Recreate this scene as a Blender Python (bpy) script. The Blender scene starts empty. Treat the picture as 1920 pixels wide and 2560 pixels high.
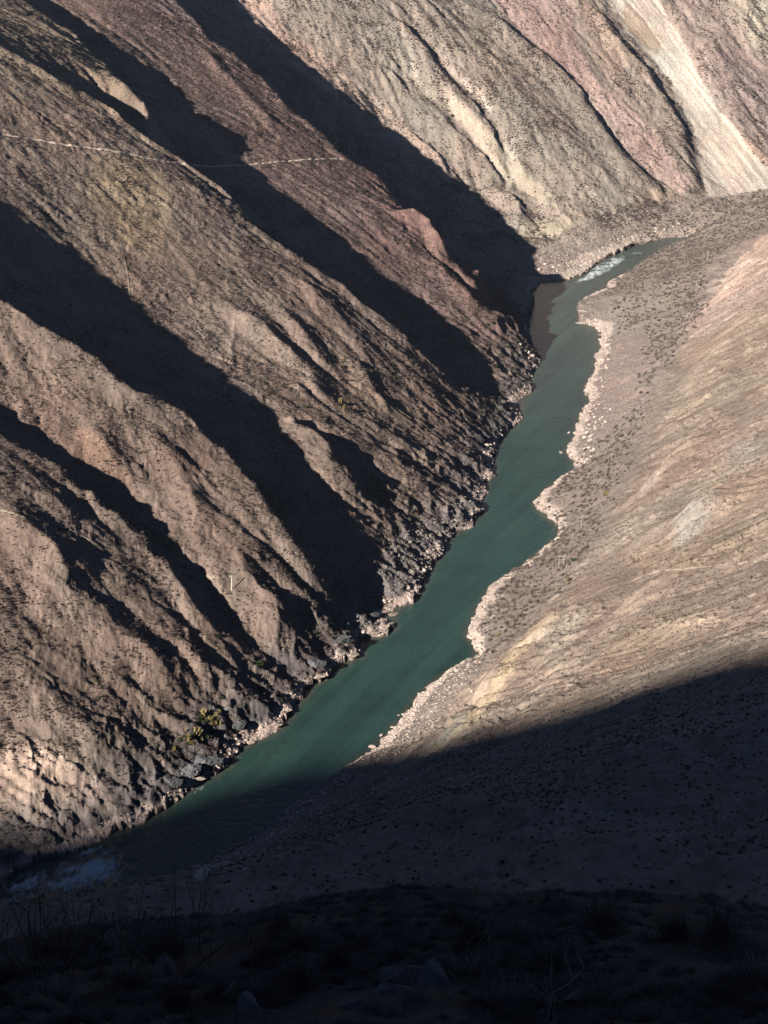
import bpy, math, random, time
import numpy as np
_t0=time.time()
def log(*a): print('[%.1fs]'%(time.time()-_t0),*a,flush=True)
random.seed(7); rng=np.random.default_rng(11)
sc=bpy.context.scene; COL=sc.collection
# ---------------------------------------------------------------- camera
H=400.0; PITCH=math.radians(22.0); FPX=4777.0
CP,SP=math.cos(PITCH),math.sin(PITCH)
cam=bpy.data.cameras.new('camera'); camo=bpy.data.objects.new('camera',cam); COL.objects.link(camo)
cam.sensor_fit='VERTICAL'; cam.sensor_height=36; cam.sensor_width=27; cam.lens=36*FPX/2560
camo.location=(0,0,H); camo.rotation_euler=(math.pi/2-PITCH,0,0)
cam.clip_start=0.5; cam.clip_end=20000; sc.camera=camo
# ---------------------------------------------------------------- light
SUN_A=math.radians(45); SUN_E=math.radians(25.5)
LDIR=np.array([math.cos(SUN_E)*math.sin(SUN_A),math.cos(SUN_E)*math.cos(SUN_A),-math.sin(SUN_E)])
w=bpy.data.worlds.new('World'); sc.world=w; w.use_nodes=True
nt=w.node_tree; bg=nt.nodes['Background']; sky=nt.nodes.new('ShaderNodeTexSky'); sky.sky_type='NISHITA'
sky.sun_disc=False; sky.sun_elevation=SUN_E; sky.sun_rotation=math.atan2(-LDIR[0],-LDIR[1]); sky.altitude=3500; sky.air_density=.45; sky.dust_density=.2; sky.ozone_density=1.0
nt.links.new(sky.outputs[0],bg.inputs[0]); bg.inputs[1].default_value=0.05
sl=bpy.data.lights.new('sun','SUN'); sl.energy=5.0; sl.angle=math.radians(0.53); sl.color=(1.0,0.93,0.84)
so=bpy.data.objects.new('sun',sl); COL.objects.link(so)
import mathutils
so.rotation_euler=mathutils.Vector(LDIR).to_track_quat('-Z','Y').to_euler(); so.location=(-600,-600,1500)
sc.view_settings.view_transform='Standard'; sc.view_settings.look='None'; sc.view_settings.gamma=1
sc.view_settings.exposure=0.95; sc.view_settings.use_curve_mapping=False
sc.cycles.max_bounces=4; sc.cycles.diffuse_bounces=0; sc.cycles.glossy_bounces=2
CAM=np.array([0,0,H])
# ---------------------------------------------------------------- noise
def _hash(i,j,s):
    h=(i.astype(np.int64)*374761393+j.astype(np.int64)*668265263+s*982451653)&0xffffffff
    h=((h^(h>>13))*1274126177)&0xffffffff
    return ((h^(h>>16))&0xffff).astype(np.float32)/65535.0
def vn(x,y,s=0):
    x0=np.floor(x); y0=np.floor(y); fx=(x-x0).astype(np.float32); fy=(y-y0).astype(np.float32)
    i=x0.astype(np.int64); j=y0.astype(np.int64)
    u=fx*fx*fx*(fx*(fx*6-15)+10); v=fy*fy*fy*(fy*(fy*6-15)+10)
    a=_hash(i,j,s); b=_hash(i+1,j,s); c=_hash(i,j+1,s); d=_hash(i+1,j+1,s)
    return (a+(b-a)*u+(c-a)*v+(a-b-c+d)*u*v)*2-1
def fbm(x,y,o=4,s=0,g=0.5):
    r=0; a=1.0; t=0
    for k in range(o):
        ca,sa=math.cos(0.6*k),math.sin(0.6*k)
        r=r+a*vn(x*ca-y*sa+17.3*k,x*sa+y*ca+9.1*k,s+k); t+=a; a*=g; x=x*2.03; y=y*2.03
    return r/t
def ridged(x,y,o=4,s=0,g=0.55):
    r=0; a=1.0; t=0
    for k in range(o):
        ca,sa=math.cos(0.35*k),math.sin(0.35*k)
        n=1-np.abs(vn(x*ca-y*sa+7.7*k,x*sa+y*ca+3.9*k,s+k))*1.6
        r=r+a*n; t+=a; a*=g; x=x*2.1; y=y*2.1
    return r/t
def sm(a,b,x):
    t=np.clip((x-a)/(b-a),0,1); return t*t*(3-2*t)
def ray(px):
    px=np.atleast_2d(np.asarray(px,float)); u=(px[:,0]-960)/FPX; v=(1280-px[:,1])/FPX
    return np.stack([u,CP+v*SP,-SP+v*CP],1)
def proj(p):
    p=np.asarray(p,float); q=p-CAM
    zf=q[...,1]*CP-q[...,2]*SP; up=q[...,1]*SP+q[...,2]*CP
    zf=np.where(zf<1,1,zf)
    return np.stack([960+FPX*q[...,0]/zf,1280-FPX*up/zf],-1)
def on_z(px,z=0.0):
    r=ray(px); t=(np.asarray(z)-H)/r[:,2]; return CAM+r*t[:,None]
def T(ox,oy,pts,s=3.456): return [(ox+x/s,oy+y/s) for x,y in pts]
# --- river banks (pixels of the photograph, on the water plane)
LB_px=[(1735,590),(1660,596),(1600,610),(1540,634),(1500,653),(1480,668),(1455,690),(1400,702),(1350,708),(1338,720),(1325,742),(1335,752),(1322,775),(1316,800),(1320,820),(1322,850),(1340,885),(1352,895),(1335,925),(1320,955),(1335,975),(1305,1000),(1300,1050),(1265,1080),(1240,1120),(1228,1160),(1235,1190),(1210,1205),(1212,1235),(1190,1260),(1210,1280),(1190,1300),(1175,1318),(1140,1330),(1115,1360),(1110,1385),(1080,1410),(1070,1440),(1055,1470),(1040,1500),(1000,1515),(975,1545),(985,1570),(960,1590),(900,1600),(900,1622),(905,1640),(870,1655),(840,1660),(825,1690),(800,1705),(770,1720),(755,1750),(730,1765),(725,1790),(700,1820),(665,1840),(610,1865),(590,1880),(570,1915),(540,1935),(500,1955),(460,1985),(400,2030),(350,2055),(300,2080),(200,2120),(80,2165),(0,2200)]
RB_px=[(1573,688),(1530,705),(1515,712),(1520,725),(1480,738),(1450,770),(1447,790),(1450,805),(1490,820),(1503,840),(1500,870),(1490,890),(1485,930),(1465,970),(1470,1010),(1445,1050),(1440,1090),(1415,1125),(1435,1155),(1440,1170),(1400,1200),(1370,1220),(1340,1255),(1345,1275),(1375,1295),(1395,1315),(1390,1350),(1360,1375),(1340,1395),(1310,1415),(1270,1440),(1245,1455),(1225,1475),(1200,1515),(1185,1545),(1168,1590),(1190,1615),(1195,1645),(1150,1665),(1110,1690),(1070,1720),(1040,1750),(1015,1790),(990,1815),(960,1850),(930,1880),(870,1920),(830,1960),(780,1985),(720,2030),(700,2055),(650,2085),(600,2120),(540,2150),(460,2190),(400,2210),(300,2235),(200,2270),(100,2310),(0,2340)]
LB=on_z(LB_px)[:,:2]; RB=on_z(RB_px)[:,:2]
# hidden upstream part of the right bank and both far ends
LBw=np.vstack([[[1600,2050],[900,1870],[480,1765],[340,1690]],LB,[[-330,600],[-600,560],[-1500,600]]])
RBw=np.vstack([[[1600,1975],[900,1800],[470,1705],[330,1643],[262,1594],[225,1548]],RB,[[-330,510],[-600,470],[-1500,500]]])
# --- foot lines: where benches / bars end and the steep walls start (z, px)
LF_px=T(1240,500,[(1659,10),(1540,20),(1300,110),(900,190),(630,265),(420,330),(250,372)])+[(1290,640),(1280,700),(1285,760)]
LF_z=[14,14,13,12,11,9,8,7,6,5]
LFfar=on_z(LF_px,LF_z)[:,:2]
LFw=np.vstack([[[1600,2160],[900,1990],[540,1860],[400,1790]],LFfar,LBw[4+14:]])
RF_px=[(1920,585),(1858,629),(1812,676),(1774,753),(1731,791),(1700,840),(1690,960),(1655,1060),(1600,1160),(1540,1260),(1480,1360),(1400,1480),(1290,1590),(1200,1690),(1120,1770),(1060,1850)]
RF_z=[52,46,41,35,33,31,31,30,29,28,26,23,20,16,12,8]
RFm=on_z(RF_px,RF_z)[:,:2]
RFw=np.vstack([[[1600,1930],[900,1745],[480,1600],[350,1500]],RFm,RBw[6+47:]])
def segdist(P,poly):
    best=np.full(len(P),1e18)
    for a,b in zip(poly[:-1],poly[1:]):
        d=b-a; L=(d*d).sum()+1e-9
        w=np.clip(((P-a)@d)/L,0,1)
        q=P-a-w[:,None]*d
        best=np.minimum(best,(q*q).sum(1))
    return np.sqrt(best)
def inpoly(P,poly):
    x,y=P[:,0],P[:,1]; c=np.zeros(len(P),bool); n=len(poly)
    for i in range(n):
        x0,y0=poly[i]; x1,y1=poly[(i+1)%n]
        if y0==y1: continue
        k=((y0>y)!=(y1>y))&(x<(x1-x0)*(y-y0)/(y1-y0)+x0); c^=k
    return c
far=9000
POLY_L=np.vstack([LFw,[[-far,600],[-far,far],[far,far],[far,2160]]])
POLY_LB=np.vstack([LBw,[[-far,600],[-far,far],[far,far],[far,2050]]])
POLY_R=np.vstack([RFw,[[-far,500],[-far,-far],[far,-far],[far,1930]]])
POLY_RB=np.vstack([RBw,[[-far,500],[-far,-far],[far,-far],[far,1975]]])
SL,SR=0.56,0.66
def interp_z(P,poly,zs):
    # z of nearest vertex, inverse distance
    w=np.zeros(len(P)); s=np.zeros(len(P))
    for p,z in zip(poly,zs):
        k=1/((P-p)**2).sum(1).clip(1)**1.5; w+=k; s+=k*z
    return s/w
def base(P,fields=False):
    P=np.asarray(P,float); n=len(P)
    inL=inpoly(P,POLY_L); inLB=inpoly(P,POLY_LB); inR=inpoly(P,POLY_R); inRB=inpoly(P,POLY_RB)
    dLF=segdist(P,LFw); dRF=segdist(P,RFw); dLB=segdist(P,LBw); dRB=segdist(P,RBw)
    zl=interp_z(P,np.vstack([LFfar,LB[18::6]]),list(LF_z)+[2]*len(LB[18::6]))
    zr=interp_z(P,np.vstack([RFm,RB[50::3]]),list(RF_z)+[3]*len(RB[50::3]))
    z=np.full(n,-4.0)
    z=np.where(~inLB&~inRB,-np.minimum(5,0.4*np.minimum(dLB,dRB)),z)
    z=np.where(inLB&~inL,zl*dLB/(dLB+dLF+1e-6),z)
    z=np.where(inRB&~inR,zr*dRB/(dRB+dRF+1e-6),z)
    rL=dLF*SL-0.33*SL*np.maximum(0,dLF-620)
    rR=np.where(dRF<330,SR*dRF,SR*330+.25*(dRF-330)); rR=np.where(dRF>700,SR*330+.25*370+.1*(dRF-700),rR)
    z=np.where(inL,np.minimum(zl,zl*dLB/8)+rL,z)
    z=np.where(inR,np.minimum(zr,zr*dRB/8)+rR,z)
    if not fields: return z
    return z,dict(inL=inL,inLB=inLB,inR=inR,inRB=inRB,dLF=dLF,dRF=dRF,dLB=dLB,dRB=dRB,sLB=np.where(inLB,dLB,-dLB),sRB=np.where(inRB,dRB,-dRB),sLF=np.where(inL,dLF,-dLF),sRF=np.where(inR,dRF,-dRF))

C={}; E={}
C['3']=[(0,764),(58,802),(116,842),(191,875),(243,916),(289,966),(347,1000),(399,1012),(434,1032),(472,1047),(509,1096),(526,1131),(561,1136),(599,1174),(610,1203),(642,1229),(654,1261),(677,1293),(709,1330),(729,1365),(749,1388),(778,1423),(800,1470),(828,1520)]
E['3']=[(0,515),(35,550),(93,590),(139,619),(191,642),(231,677),(278,718),(324,752),(359,787),(399,822),(440,850),(492,893),(546,958),(575,998),(596,1021),(630,1037),(656,1044),(693,1071),(697,1096),(714,1122),(726,1157),(746,1152),(769,1191),(787,1220),(813,1249),(842,1275),(865,1307),(879,1333),(908,1353),(911,1394),(908,1423),(926,1450),(949,1494)]
C['4']=[(0,1096),(35,1122),(64,1139),(87,1157),(127,1168),(159,1194),(176,1223),(203,1244),(240,1255),(255,1284),(298,1304),(324,1325),(356,1345),(362,1380),(385,1403),(420,1429),(463,1489),(492,1541),(538,1587),(584,1639)]
E['4']=[(0,1035),(23,1053),(58,1064),(87,1087),(116,1116),(145,1139),(179,1163),(211,1180),(239,1197),(240,1215),(269,1232),(304,1252),(321,1272),(347,1299),(376,1322),(396,1359),(420,1400),(451,1435),(492,1480),(532,1535),(567,1578)]
C['2a']=[(43,0),(107,46),(179,90),(203,116),(226,136),(255,165),(278,194),(315,240),(350,269),(359,289),(376,315)]
C['2b']=[(101,185),(162,220),(208,243),(249,269),(289,292),(307,312),(341,336),(373,359),(417,388),(463,417),(480,428),(549,480),(575,500),(604,535),(625,558),(654,587),(683,613),(720,639),(749,654),(792,683),(827,709),(865,735),(894,764),(926,781),(960,812),(1010,850),(1056,884),(1090,910)]
E['2a']=[(130,6),(162,35),(203,64),(246,95),(278,124),(304,145),(336,165),(370,179),(396,194),(414,214),(446,229),(463,260),(480,289),(521,341)]
E['2b1']=[(127,145),(185,185),(231,208),(260,240),(284,263),(330,290),(376,312)]
E['2b']=[(556,382),(608,422),(660,480),(718,509),(770,550),(833,613),(903,654),(960,702),(992,726),(1018,746),(1053,764),(1076,790),(1099,819),(1134,847),(1163,882),(1191,908),(1212,931)]
C['1']=[(428,0),(480,52),(521,110),(579,139),(654,203),(718,278),(810,347),(856,399),(926,440),(960,463),(1000,505),(1060,560),(1120,630),(1170,690),(1200,740),(1240,790),(1285,812)]
E['1']=[(584,0),(637,58),(706,110),(781,179),(891,272),(960,316),(995,339),(1044,376),(1090,417),(1122,446),(1148,475),(1174,483),(1206,506),(1238,532),(1255,547),(1258,578),(1278,599),(1310,607),(1327,625),(1327,651),(1345,683),(1349,706),(1348,740),(1342,769),(1362,816)]
C['10']=[(729,1035),(758,1067),(784,1087),(807,1105),(821,1122),(836,1168),(872,1183),(885,1220),(893,1255)]
E['10']=[(735,1014),(769,1027),(792,1044),(798,1061),(827,1082),(853,1105),(865,1142),(897,1151),(917,1171),(943,1191),(955,1215)]
EXT={'4':[(-420,900),(-200,985),(-100,1040)],'3':[(-700,200),(-500,400),(-300,560),(-150,670)],'2a':[(-300,-200),(-100,-80)],'2b':[(-300,-50),(-100,60),(0,125)],'1':[(-200,-600),(100,-300),(250,-170)],'10':[]}
CH={'4':6,'3':14,'2b':11,'2a':12,'1':27,'10':7}
PAIR={'4':['4'],'3':['3'],'2b':['2b'],'2a':['2a'],'1':['1'],'10':['10']}
def shadow_hit(px,crest):
    r=ray(px); out=[]
    for i in range(len(r)):
        best=None
        for a,b in zip(crest[:-1],crest[1:]):
            A=np.stack([r[i],-(b-a),-LDIR],1)
            try: t,w_,s=np.linalg.solve(A,a-CAM)
            except Exception: continue
            if -0.01<=w_<=1.01 and s>0 and t>0 and (best is None or t<best[0]): best=(t,a+w_*(b-a),s)
        out.append(None if best is None else (CAM+best[0]*r[i],best[1],best[2]))
    return out
# ---------------------------------------------------------------- world grid
GX0,GX1,GY0,GY1,GS=-1300.,900.,-40.,2700.,5.
gx=np.arange(GX0,GX1+.1,GS); gy=np.arange(GY0,GY1+.1,GS)
XX,YY=np.meshgrid(gx,gy); PP=np.stack([XX.ravel(),YY.ravel()],1)
B,FLD=base(PP,True); B=B.reshape(XX.shape)
log('base grid',B.shape)
class Field:
    def __init__(s,Z,x0,y0,h): s.Z=Z.astype(np.float32); s.x0=x0; s.y0=y0; s.h=h
    def __call__(s,x,y):
        ny,nx=s.Z.shape
        u=np.clip((x-s.x0)/s.h,1,nx-2.001); v=np.clip((y-s.y0)/s.h,1,ny-2.001)
        i=np.minimum(u.astype(int),nx-3); j=np.minimum(v.astype(int),ny-3); fu=(u-i).astype(np.float32); fv=(v-j).astype(np.float32)
        def cw(t): return [(-t+2*t*t-t**3)*.5,(2-5*t*t+3*t**3)*.5,(t+4*t*t-3*t**3)*.5,(-t*t+t**3)*.5]
        wu=cw(fu); wv=cw(fv); r=0
        for b in range(4):
            q=0
            for a in range(4): q=q+wu[a]*s.Z[j+b-1,i+a-1]
            r=r+wv[b]*q
        return r
    def lin(s,x,y):
        ny,nx=s.Z.shape
        u=np.clip((x-s.x0)/s.h,0,nx-1.001); v=np.clip((y-s.y0)/s.h,0,ny-1.001)
        i=u.astype(int); j=v.astype(int); a=u-i; b=v-j; Z=s.Z
        return Z[j,i]*(1-a)*(1-b)+Z[j,i+1]*a*(1-b)+Z[j+1,i]*(1-a)*b+Z[j+1,i+1]*a*b
FB=Field(B,GX0,GY0,GS)
_ts=np.concatenate([np.arange(8,150,.5),np.arange(150,3300,1.0)])
def hitf(px,F,h=0.0):
    r=ray(px); n=len(r); h=np.broadcast_to(np.asarray(h,float),(n,)); out=np.full((n,3),np.nan)
    for i in range(n):
        p=CAM+r[i]*_ts[:,None]
        g=p[:,2]-F(p[:,0],p[:,1])-h[i]
        k=np.where((g[:-1]>0)&(g[1:]<=0))[0]
        if len(k)==0: continue
        k=k[0]; a=g[k]/(g[k]-g[k+1]); out[i]=CAM+r[i]*(_ts[k]+a*(_ts[k+1]-_ts[k]))
    return out
# ---- control points from the ridge crests, the edges of their shadows and the gullies between
ctl=[]  # x,y,z
CW={}
for k,pairs in PAIR.items():
    hh=np.full(len(EXT[k]+C[k]),float(CH[k])); hh[-4:]*=[.9,.75,.6,.4]
    if k=='10': hh[:4]*=[.1,.4,.7,.9]
    if k=='1': hh[-7:]*=[.85,.75,.65,.6,.55,.55,.6]
    c=hitf(EXT[k]+C[k],FB.lin,hh); c=c[~np.isnan(c[:,0])]; CW[k]=c
    for a,b in zip(c[:-1],c[1:]):
        ctl.append(a)
        if np.linalg.norm(b-a)>30:
            for t in np.linspace(0,1,int(np.linalg.norm(b-a)/22)+1)[1:-1]: ctl.append(a+(b-a)*t)
    ctl.append(c[-1])
    for e in pairs:
        for q in shadow_hit(E[e],c):
            if q is None: continue
            Q,P,s=q
            rb=Q[2]-FB.lin(Q[:1],Q[1:2])[0]
            if Q[2]<3 or abs(rb)>32: continue
            ctl.append(Q)
            if s>14:
                g=P+.45*(Q-P); g[2]-=.19*s+3; 
                if g[2]>2: ctl.append(g)
                if s>60:
                    g=P+.75*(Q-P); g[2]-=.10*s+2
                    if g[2]>2: ctl.append(g)
SIL=[(1590,682),(1638,645),(1687,618),(1731,591),(1785,560),(1850,525),(1920,490),(2000,450)]; SILz=[7,10,14,20,28,37,45,55]
for p in on_z(SIL,SILz): ctl.append(p)
ctl=np.array(ctl)
res=ctl[:,2]-FB.lin(ctl[:,0],ctl[:,1])
# thin duplicates
keep=[]
for i in range(len(ctl)):
    if all((ctl[i,0]-ctl[j,0])**2+(ctl[i,1]-ctl[j,1])**2>25 for j in keep): keep.append(i)
cx=ctl[keep,:2]; cr=res[keep]
anch=[]
for p in np.vstack([LB[::2],RB[::2],RFm,LFfar]): anch.append(p)
for x in np.arange(GX0,GX1+1,110):
    for y in np.arange(GY0,GY1+1,110): anch.append((x,y))
anch=np.array([a for a in anch if ((cx-a)**2).sum(1).min()>38**2 or (np.abs(LB-a).sum(1).min()<.01 and ((cx-a)**2).sum(1).min()>10**2)])
cx=np.vstack([cx,anch]); cr=np.concatenate([cr,np.zeros(len(anch))])
log('control points',len(cx))
def mq(A,Bp,c=1.414):
    return np.sqrt(((A[:,None,:]-Bp[None,:,:])**2).sum(2)+c*c)
K=mq(cx,cx); n=len(cx)
K[np.arange(n),np.arange(n)]-=.2
Mx=np.zeros((n+1,n+1)); Mx[:n,:n]=-K; Mx[:n,n]=1; Mx[n,:n]=1
sol=np.linalg.solve(Mx,np.append(cr,0))
R=np.empty(len(PP),np.float32)
cxf=cx.astype(np.float32); wf=sol[:n].astype(np.float32)
for a in range(0,len(PP),8000):
    q=PP[a:a+8000].astype(np.float32)
    d2=(q**2).sum(1)[:,None]+(cxf**2).sum(1)[None]-2*q@cxf.T
    R[a:a+8000]=-(np.sqrt(np.maximum(d2,0)+2.0)@wf)+sol[n]
R=R.reshape(XX.shape)
log('rbf done',R.min(),R.max())
# ---------------------------------------------------------------- finer grid with the smaller ribs and ravines
HX0,HX1,HY0,HY1,HS=-1290.,800.,0.,2690.,3.
hx=np.arange(HX0,HX1+.1,HS); hy=np.arange(HY0,HY1+.1,HS); HX,HY=np.meshgrid(hx,hy)
FR=Field(B+R,GX0,GY0,GS)
Z=FR(HX.ravel(),HY.ravel()).reshape(HX.shape)
FF={k:Field(FLD[k].reshape(XX.shape).astype(np.float32),GX0,GY0,GS) for k in FLD}
def ff(k): return FF[k].lin(HX,HY)
dLFh,dRFh,dLBh,dRBh=ff('dLF'),ff('dRF'),ff('dLB'),ff('dRB'); inLh=ff('inL'); inRh=ff('inR'); inLBh=ff('inLB')
RIDGE=[
 ([(745,1325),(770,1345),(795,1372),(818,1400),(836,1425),(852,1465),(875,1520)],9,13),
 ([(700,1215),(720,1240),(738,1262)],5,9),
 ([(561,723),(598,769),(624,792),(662,813),(688,845),(723,871),(752,900),(778,928),(786,955),(800,1000)],6,15),
 ([(736,668),(765,700),(800,740),(838,775),(864,801),(881,827),(896,847),(924,879),(950,920)],4,12),
 ([(861,853),(896,885),(911,920),(926,960),(956,1000),(975,1045)],4.5,13),
 ([(661,726),(702,740),(716,764),(731,795),(776,850),(806,885),(846,930)],4,11),
 ([(170,1027),(216,1058),(256,1105),(285,1139),(323,1174),(346,1232)],5,14),
 ([(358,1032),(401,1105),(430,1148),(465,1212),(500,1290),(530,1350)],4,12),
 ([(546,1303),(598,1390),(633,1454),(719,1529),(771,1581),(796,1600)],9,17),
 ([(100,1170),(139,1243),(174,1278),(194,1322)],4,11),
 ([(-40,1220),(0,1249),(38,1281),(87,1325),(139,1371),(162,1405),(150,1454),(191,1489),(249,1523),(289,1570),(330,1600),(395,1650),(440,1700),(498,1754)],8,17),
 ([(480,90),(560,180),(640,260),(700,330)],3,12),
 ([(124,0),(174,23),(250,72),(330,130)],3,12),
 ([(960,480),(1003,509),(1061,546),(1099,590),(1119,625)],11,13),
 ([(1030,500),(1050,520),(1075,540),(1105,560),(1130,570),(1165,580)],9,12),
 ([(1165,645),(1180,660),(1208,690)],15,12),
 ([(1060,620),(1100,655),(1160,690)],9,12),
 ([(1110,670),(1135,694),(1177,746),(1238,781)],5,12),
 ([(1190,770),(1238,790),(1278,798),(1301,827),(1305,856)],5,11),
 ([(1255,440),(1272,480),(1290,500),(1301,515),(1302,540),(1287,568)],8,16),
 ([(1120,850),(1150,890),(1180,930),(1200,960)],3,10),
 ([(1020,900),(1060,960),(1100,1010),(1130,1060)],2.5,12),
 ([(940,1080),(990,1140),(1040,1190)],2.5,11),
 ([(420,1560),(470,1620),(520,1680),(560,1740)],5,13),
 ([(640,1480),(690,1540),(730,1600),(770,1640)],5,12),
 ([(0,1640),(80,1700),(180,1780),(260,1850),(330,1930)],4,18),
 # far wall: crests just left of the ravines
 ([(940,140),(1035,218),(1102,275),(1160,328),(1205,368),(1234,412),(1290,470)],6,26),
 ([(963,10),(1070,118),(1104,172),(1182,246),(1232,318),(1276,392)],6,24),
 ([(1200,0),(1275,72),(1350,124),(1425,192),(1483,275),(1550,370),(1628,442),(1700,470)],8,28),
 ([(1480,0),(1508,42),(1558,115),(1617,168),(1657,235),(1703,320),(1726,405),(1748,470)],6,26),
 ([(940,258),(1010,308),(1074,357),(1104,385),(1122,440)],6,20),
 ([(1330,460),(1380,520),(1415,560)],5,20),
 ([(1800,250),(1850,330),(1900,400)],6,30),
 ([(1760,60),(1800,140),(1850,220),(1920,300)],7,40),
 ([(1840,0),(1870,60),(1920,130)],7,30),
 # right wall
 ([(1060,1875),(1130,1800),(1198,1735),(1290,1618),(1372,1538),(1450,1470)],9,22),
 ([(1564,1248),(1625,1190),(1700,1125),(1760,1060)],7,18),
 ([(1500,1560),(1600,1480),(1720,1400),(1840,1340)],7,30),([(1560,1380),(1640,1320),(1740,1270),(1850,1240)],5,22),([(1690,1360),(1740,1290),(1790,1220),(1850,1160)],6,16),([(1420,1690),(1540,1610),(1680,1560),(1800,1540)],5,20),([(1600,1120),(1700,1040),(1800,960),(1900,900)],6,20),([(1560,1000),(1640,940),(1720,880)],5,14),([(1760,760),(1840,690),(1920,640)],6,16),
 ([(1300,1760),(1420,1640),(1560,1560)],5,30),
 ([(1700,980),(1790,870),(1860,790),(1920,730)],6,30),
 ([(1170,2215),(1380,2180),(1520,2110),(1640,2010)],4,26),
 ([(1650,2250),(1760,2150),(1900,2060)],5,30),
 ([(1000,2100),(1100,2030),(1240,1960),(1400,1900)],6,30),
]
RAV=[([(1600,60),(1680,160),(1740,260),(1790,370),(1850,480)],1.6,9),([(1700,240),(1760,350),(1790,430),(1800,500)],1.4,8),([(1640,80),(1720,190),(1800,330),(1900,440)],1.8,9),([(1740,330),(1765,420),(1770,500)],1.2,7),
([(960,148),(1055,229),(1122,286),(1180,341),(1220,379),(1249,422),(1301,477),(1345,530)],9,20),
 ([(983,14),(1090,124),(1122,179),(1200,255),(1249,327),(1293,402),(1310,430)],9,18),
 ([(1220,0),(1293,75),(1365,130),(1440,200),(1498,284),(1564,379),(1640,450),(1713,485)],7,18),
 ([(1504,0),(1527,46),(1579,121),(1637,174),(1677,240),(1723,327),(1744,411),(1764,480)],4,16),
 ([(1560,0),(1640,110),(1710,230),(1770,340),(1800,430),(1810,500)],5,45),
 ([(960,266),(1026,318),(1090,367),(1116,393),(1133,451)],6,14),
 ([(1480,1345),(1600,1210),(1650,1150),(1720,1080)],3,12),
 ([(1010,1900),(1080,1860),(1150,1790),(1180,1740)],6,10),
 ([(1450,1600),(1560,1500),(1680,1420),(1800,1370)],5,14),([(1380,1720),(1520,1640),(1700,1590)],4,12),([(1640,1230),(1740,1150),(1860,1080)],5,14),
 ([(1700,810),(1731,791),(1774,753),(1812,676),(1858,629),(1920,585)],6,18),
 ([(1322,532),(1325,500),(1300,470),(1280,440)],8,12),
]
F1=Field(Z,HX0,HY0,HS)
def stamp(W,A,wd,sgn,Zin):
    lo=W.min(0)-wd-5; hi=W.max(0)+wd+5
    i0=max(0,int((lo[0]-HX0)/HS)); i1=min(len(hx),int((hi[0]-HX0)/HS)+2); j0=max(0,int((lo[1]-HY0)/HS)); j1=min(len(hy),int((hi[1]-HY0)/HS)+2)
    if i1<=i0 or j1<=j0: return
    X=HX[j0:j1,i0:i1]; Y=HY[j0:j1,i0:i1]; P=np.stack([X.ravel(),Y.ravel()],1)
    P=P+np.stack([fbm(P[:,0]/14,P[:,1]/14,3,5),fbm(P[:,0]/14,P[:,1]/14,3,9)],1)*3.5
    d=segdist(P,W)
    # fade towards both ends of the line
    L=np.concatenate([[0],np.cumsum(np.linalg.norm(np.diff(W,axis=0),axis=1))])
    e=np.minimum(np.linalg.norm(P-W[0],axis=1),np.linalg.norm(P-W[-1],axis=1))
    f=(1-np.clip(d/wd,0,1))**1.25*sm(0,25,e)
    f*=1+.35*fbm(P[:,0]/22,P[:,1]/22,2,3)
    Zin[j0:j1,i0:i1]+=sgn*A*f.reshape(X.shape)
for k in CW: stamp(CW[k][:(-6 if k=='1' else None),:2],4,10,1,Z)
for px,A,wd in RIDGE:
    W=hitf(px,F1.lin,A*.8); W=W[~np.isnan(W[:,0])]
    if len(W)>1 and np.abs(np.diff(W[:,1])).max()<400: stamp(W[:,:2],A,wd,1,Z)
for px,A,wd in RAV:
    W=hitf(px,F1.lin,0); W=W[~np.isnan(W[:,0])]
    if len(W)>1 and np.abs(np.diff(W[:,1])).max()<400: stamp(W[:,:2],A,wd,-1,Z)
log('ribs stamped')
# the smooth chute of pale debris on the far wall
SCREE_PX=[(1512,-20),(1550,43),(1561,75),(1625,145),(1671,203),(1700,260),(1729,318),(1747,405),(1764,480),(1745,525),(1850,510),(1960,500),(1960,450),(1845,333),(1801,275),(1773,231),(1741,174),(1723,136),(1700,81),(1671,38),(1635,-20)]
F2=Field(Z,HX0,HY0,HS); SW=hitf(SCREE_PX,F2.lin); SW=SW[~np.isnan(SW[:,0])][:,:2]
SCR=inpoly(np.stack([HX.ravel(),HY.ravel()],1),SW).reshape(HX.shape).astype(np.float32)
for _ in range(4): SCR=(SCR+np.roll(SCR,1,0)+np.roll(SCR,-1,0)+np.roll(SCR,1,1)+np.roll(SCR,-1,1))/5
SCRF=Field(SCR,HX0,HY0,HS)
Zs=Z.copy()
for _ in range(60): Zs=(Zs+np.roll(Zs,1,0)+np.roll(Zs,-1,0)+np.roll(Zs,1,1)+np.roll(Zs,-1,1))/5
Z=Z*(1-SCR)+(Zs-2.5)*SCR
# ---- broad, natural roughness before erosion
land=sm(3,30,Z)*(1-.8*SCR)
wx=fbm(HX/60,HY/60,3,21)*14; wy=fbm(HX/60,HY/60,3,22)*14
Z+=land*(fbm((HX+wx)/38,(HY+wy)/38,4,31)*.8)
# rills that run down the fall line: along = position along the contour, down = distance from the foot
farw=sm(1440,1600,HY+.45*HX)*inLh
al_L=(HX*.43+HY*.90)*(1-farw)+(HX*.9+HY*.43)*farw
al=np.where(inLh>.5,al_L,HX*.5+HY*.86); dn=np.where(inLh>.5,dLFh,dRFh)
wa=fbm(HX/35,HY/35,3,41)*9
rill=ridged((al+wa)/17,dn/85,3,51)-.35
Z+=sm(6,40,Z)*(1-.8*SCR)*rill*(.9+.7*farw)*np.where(inRh>.5,.3,1)
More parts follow.
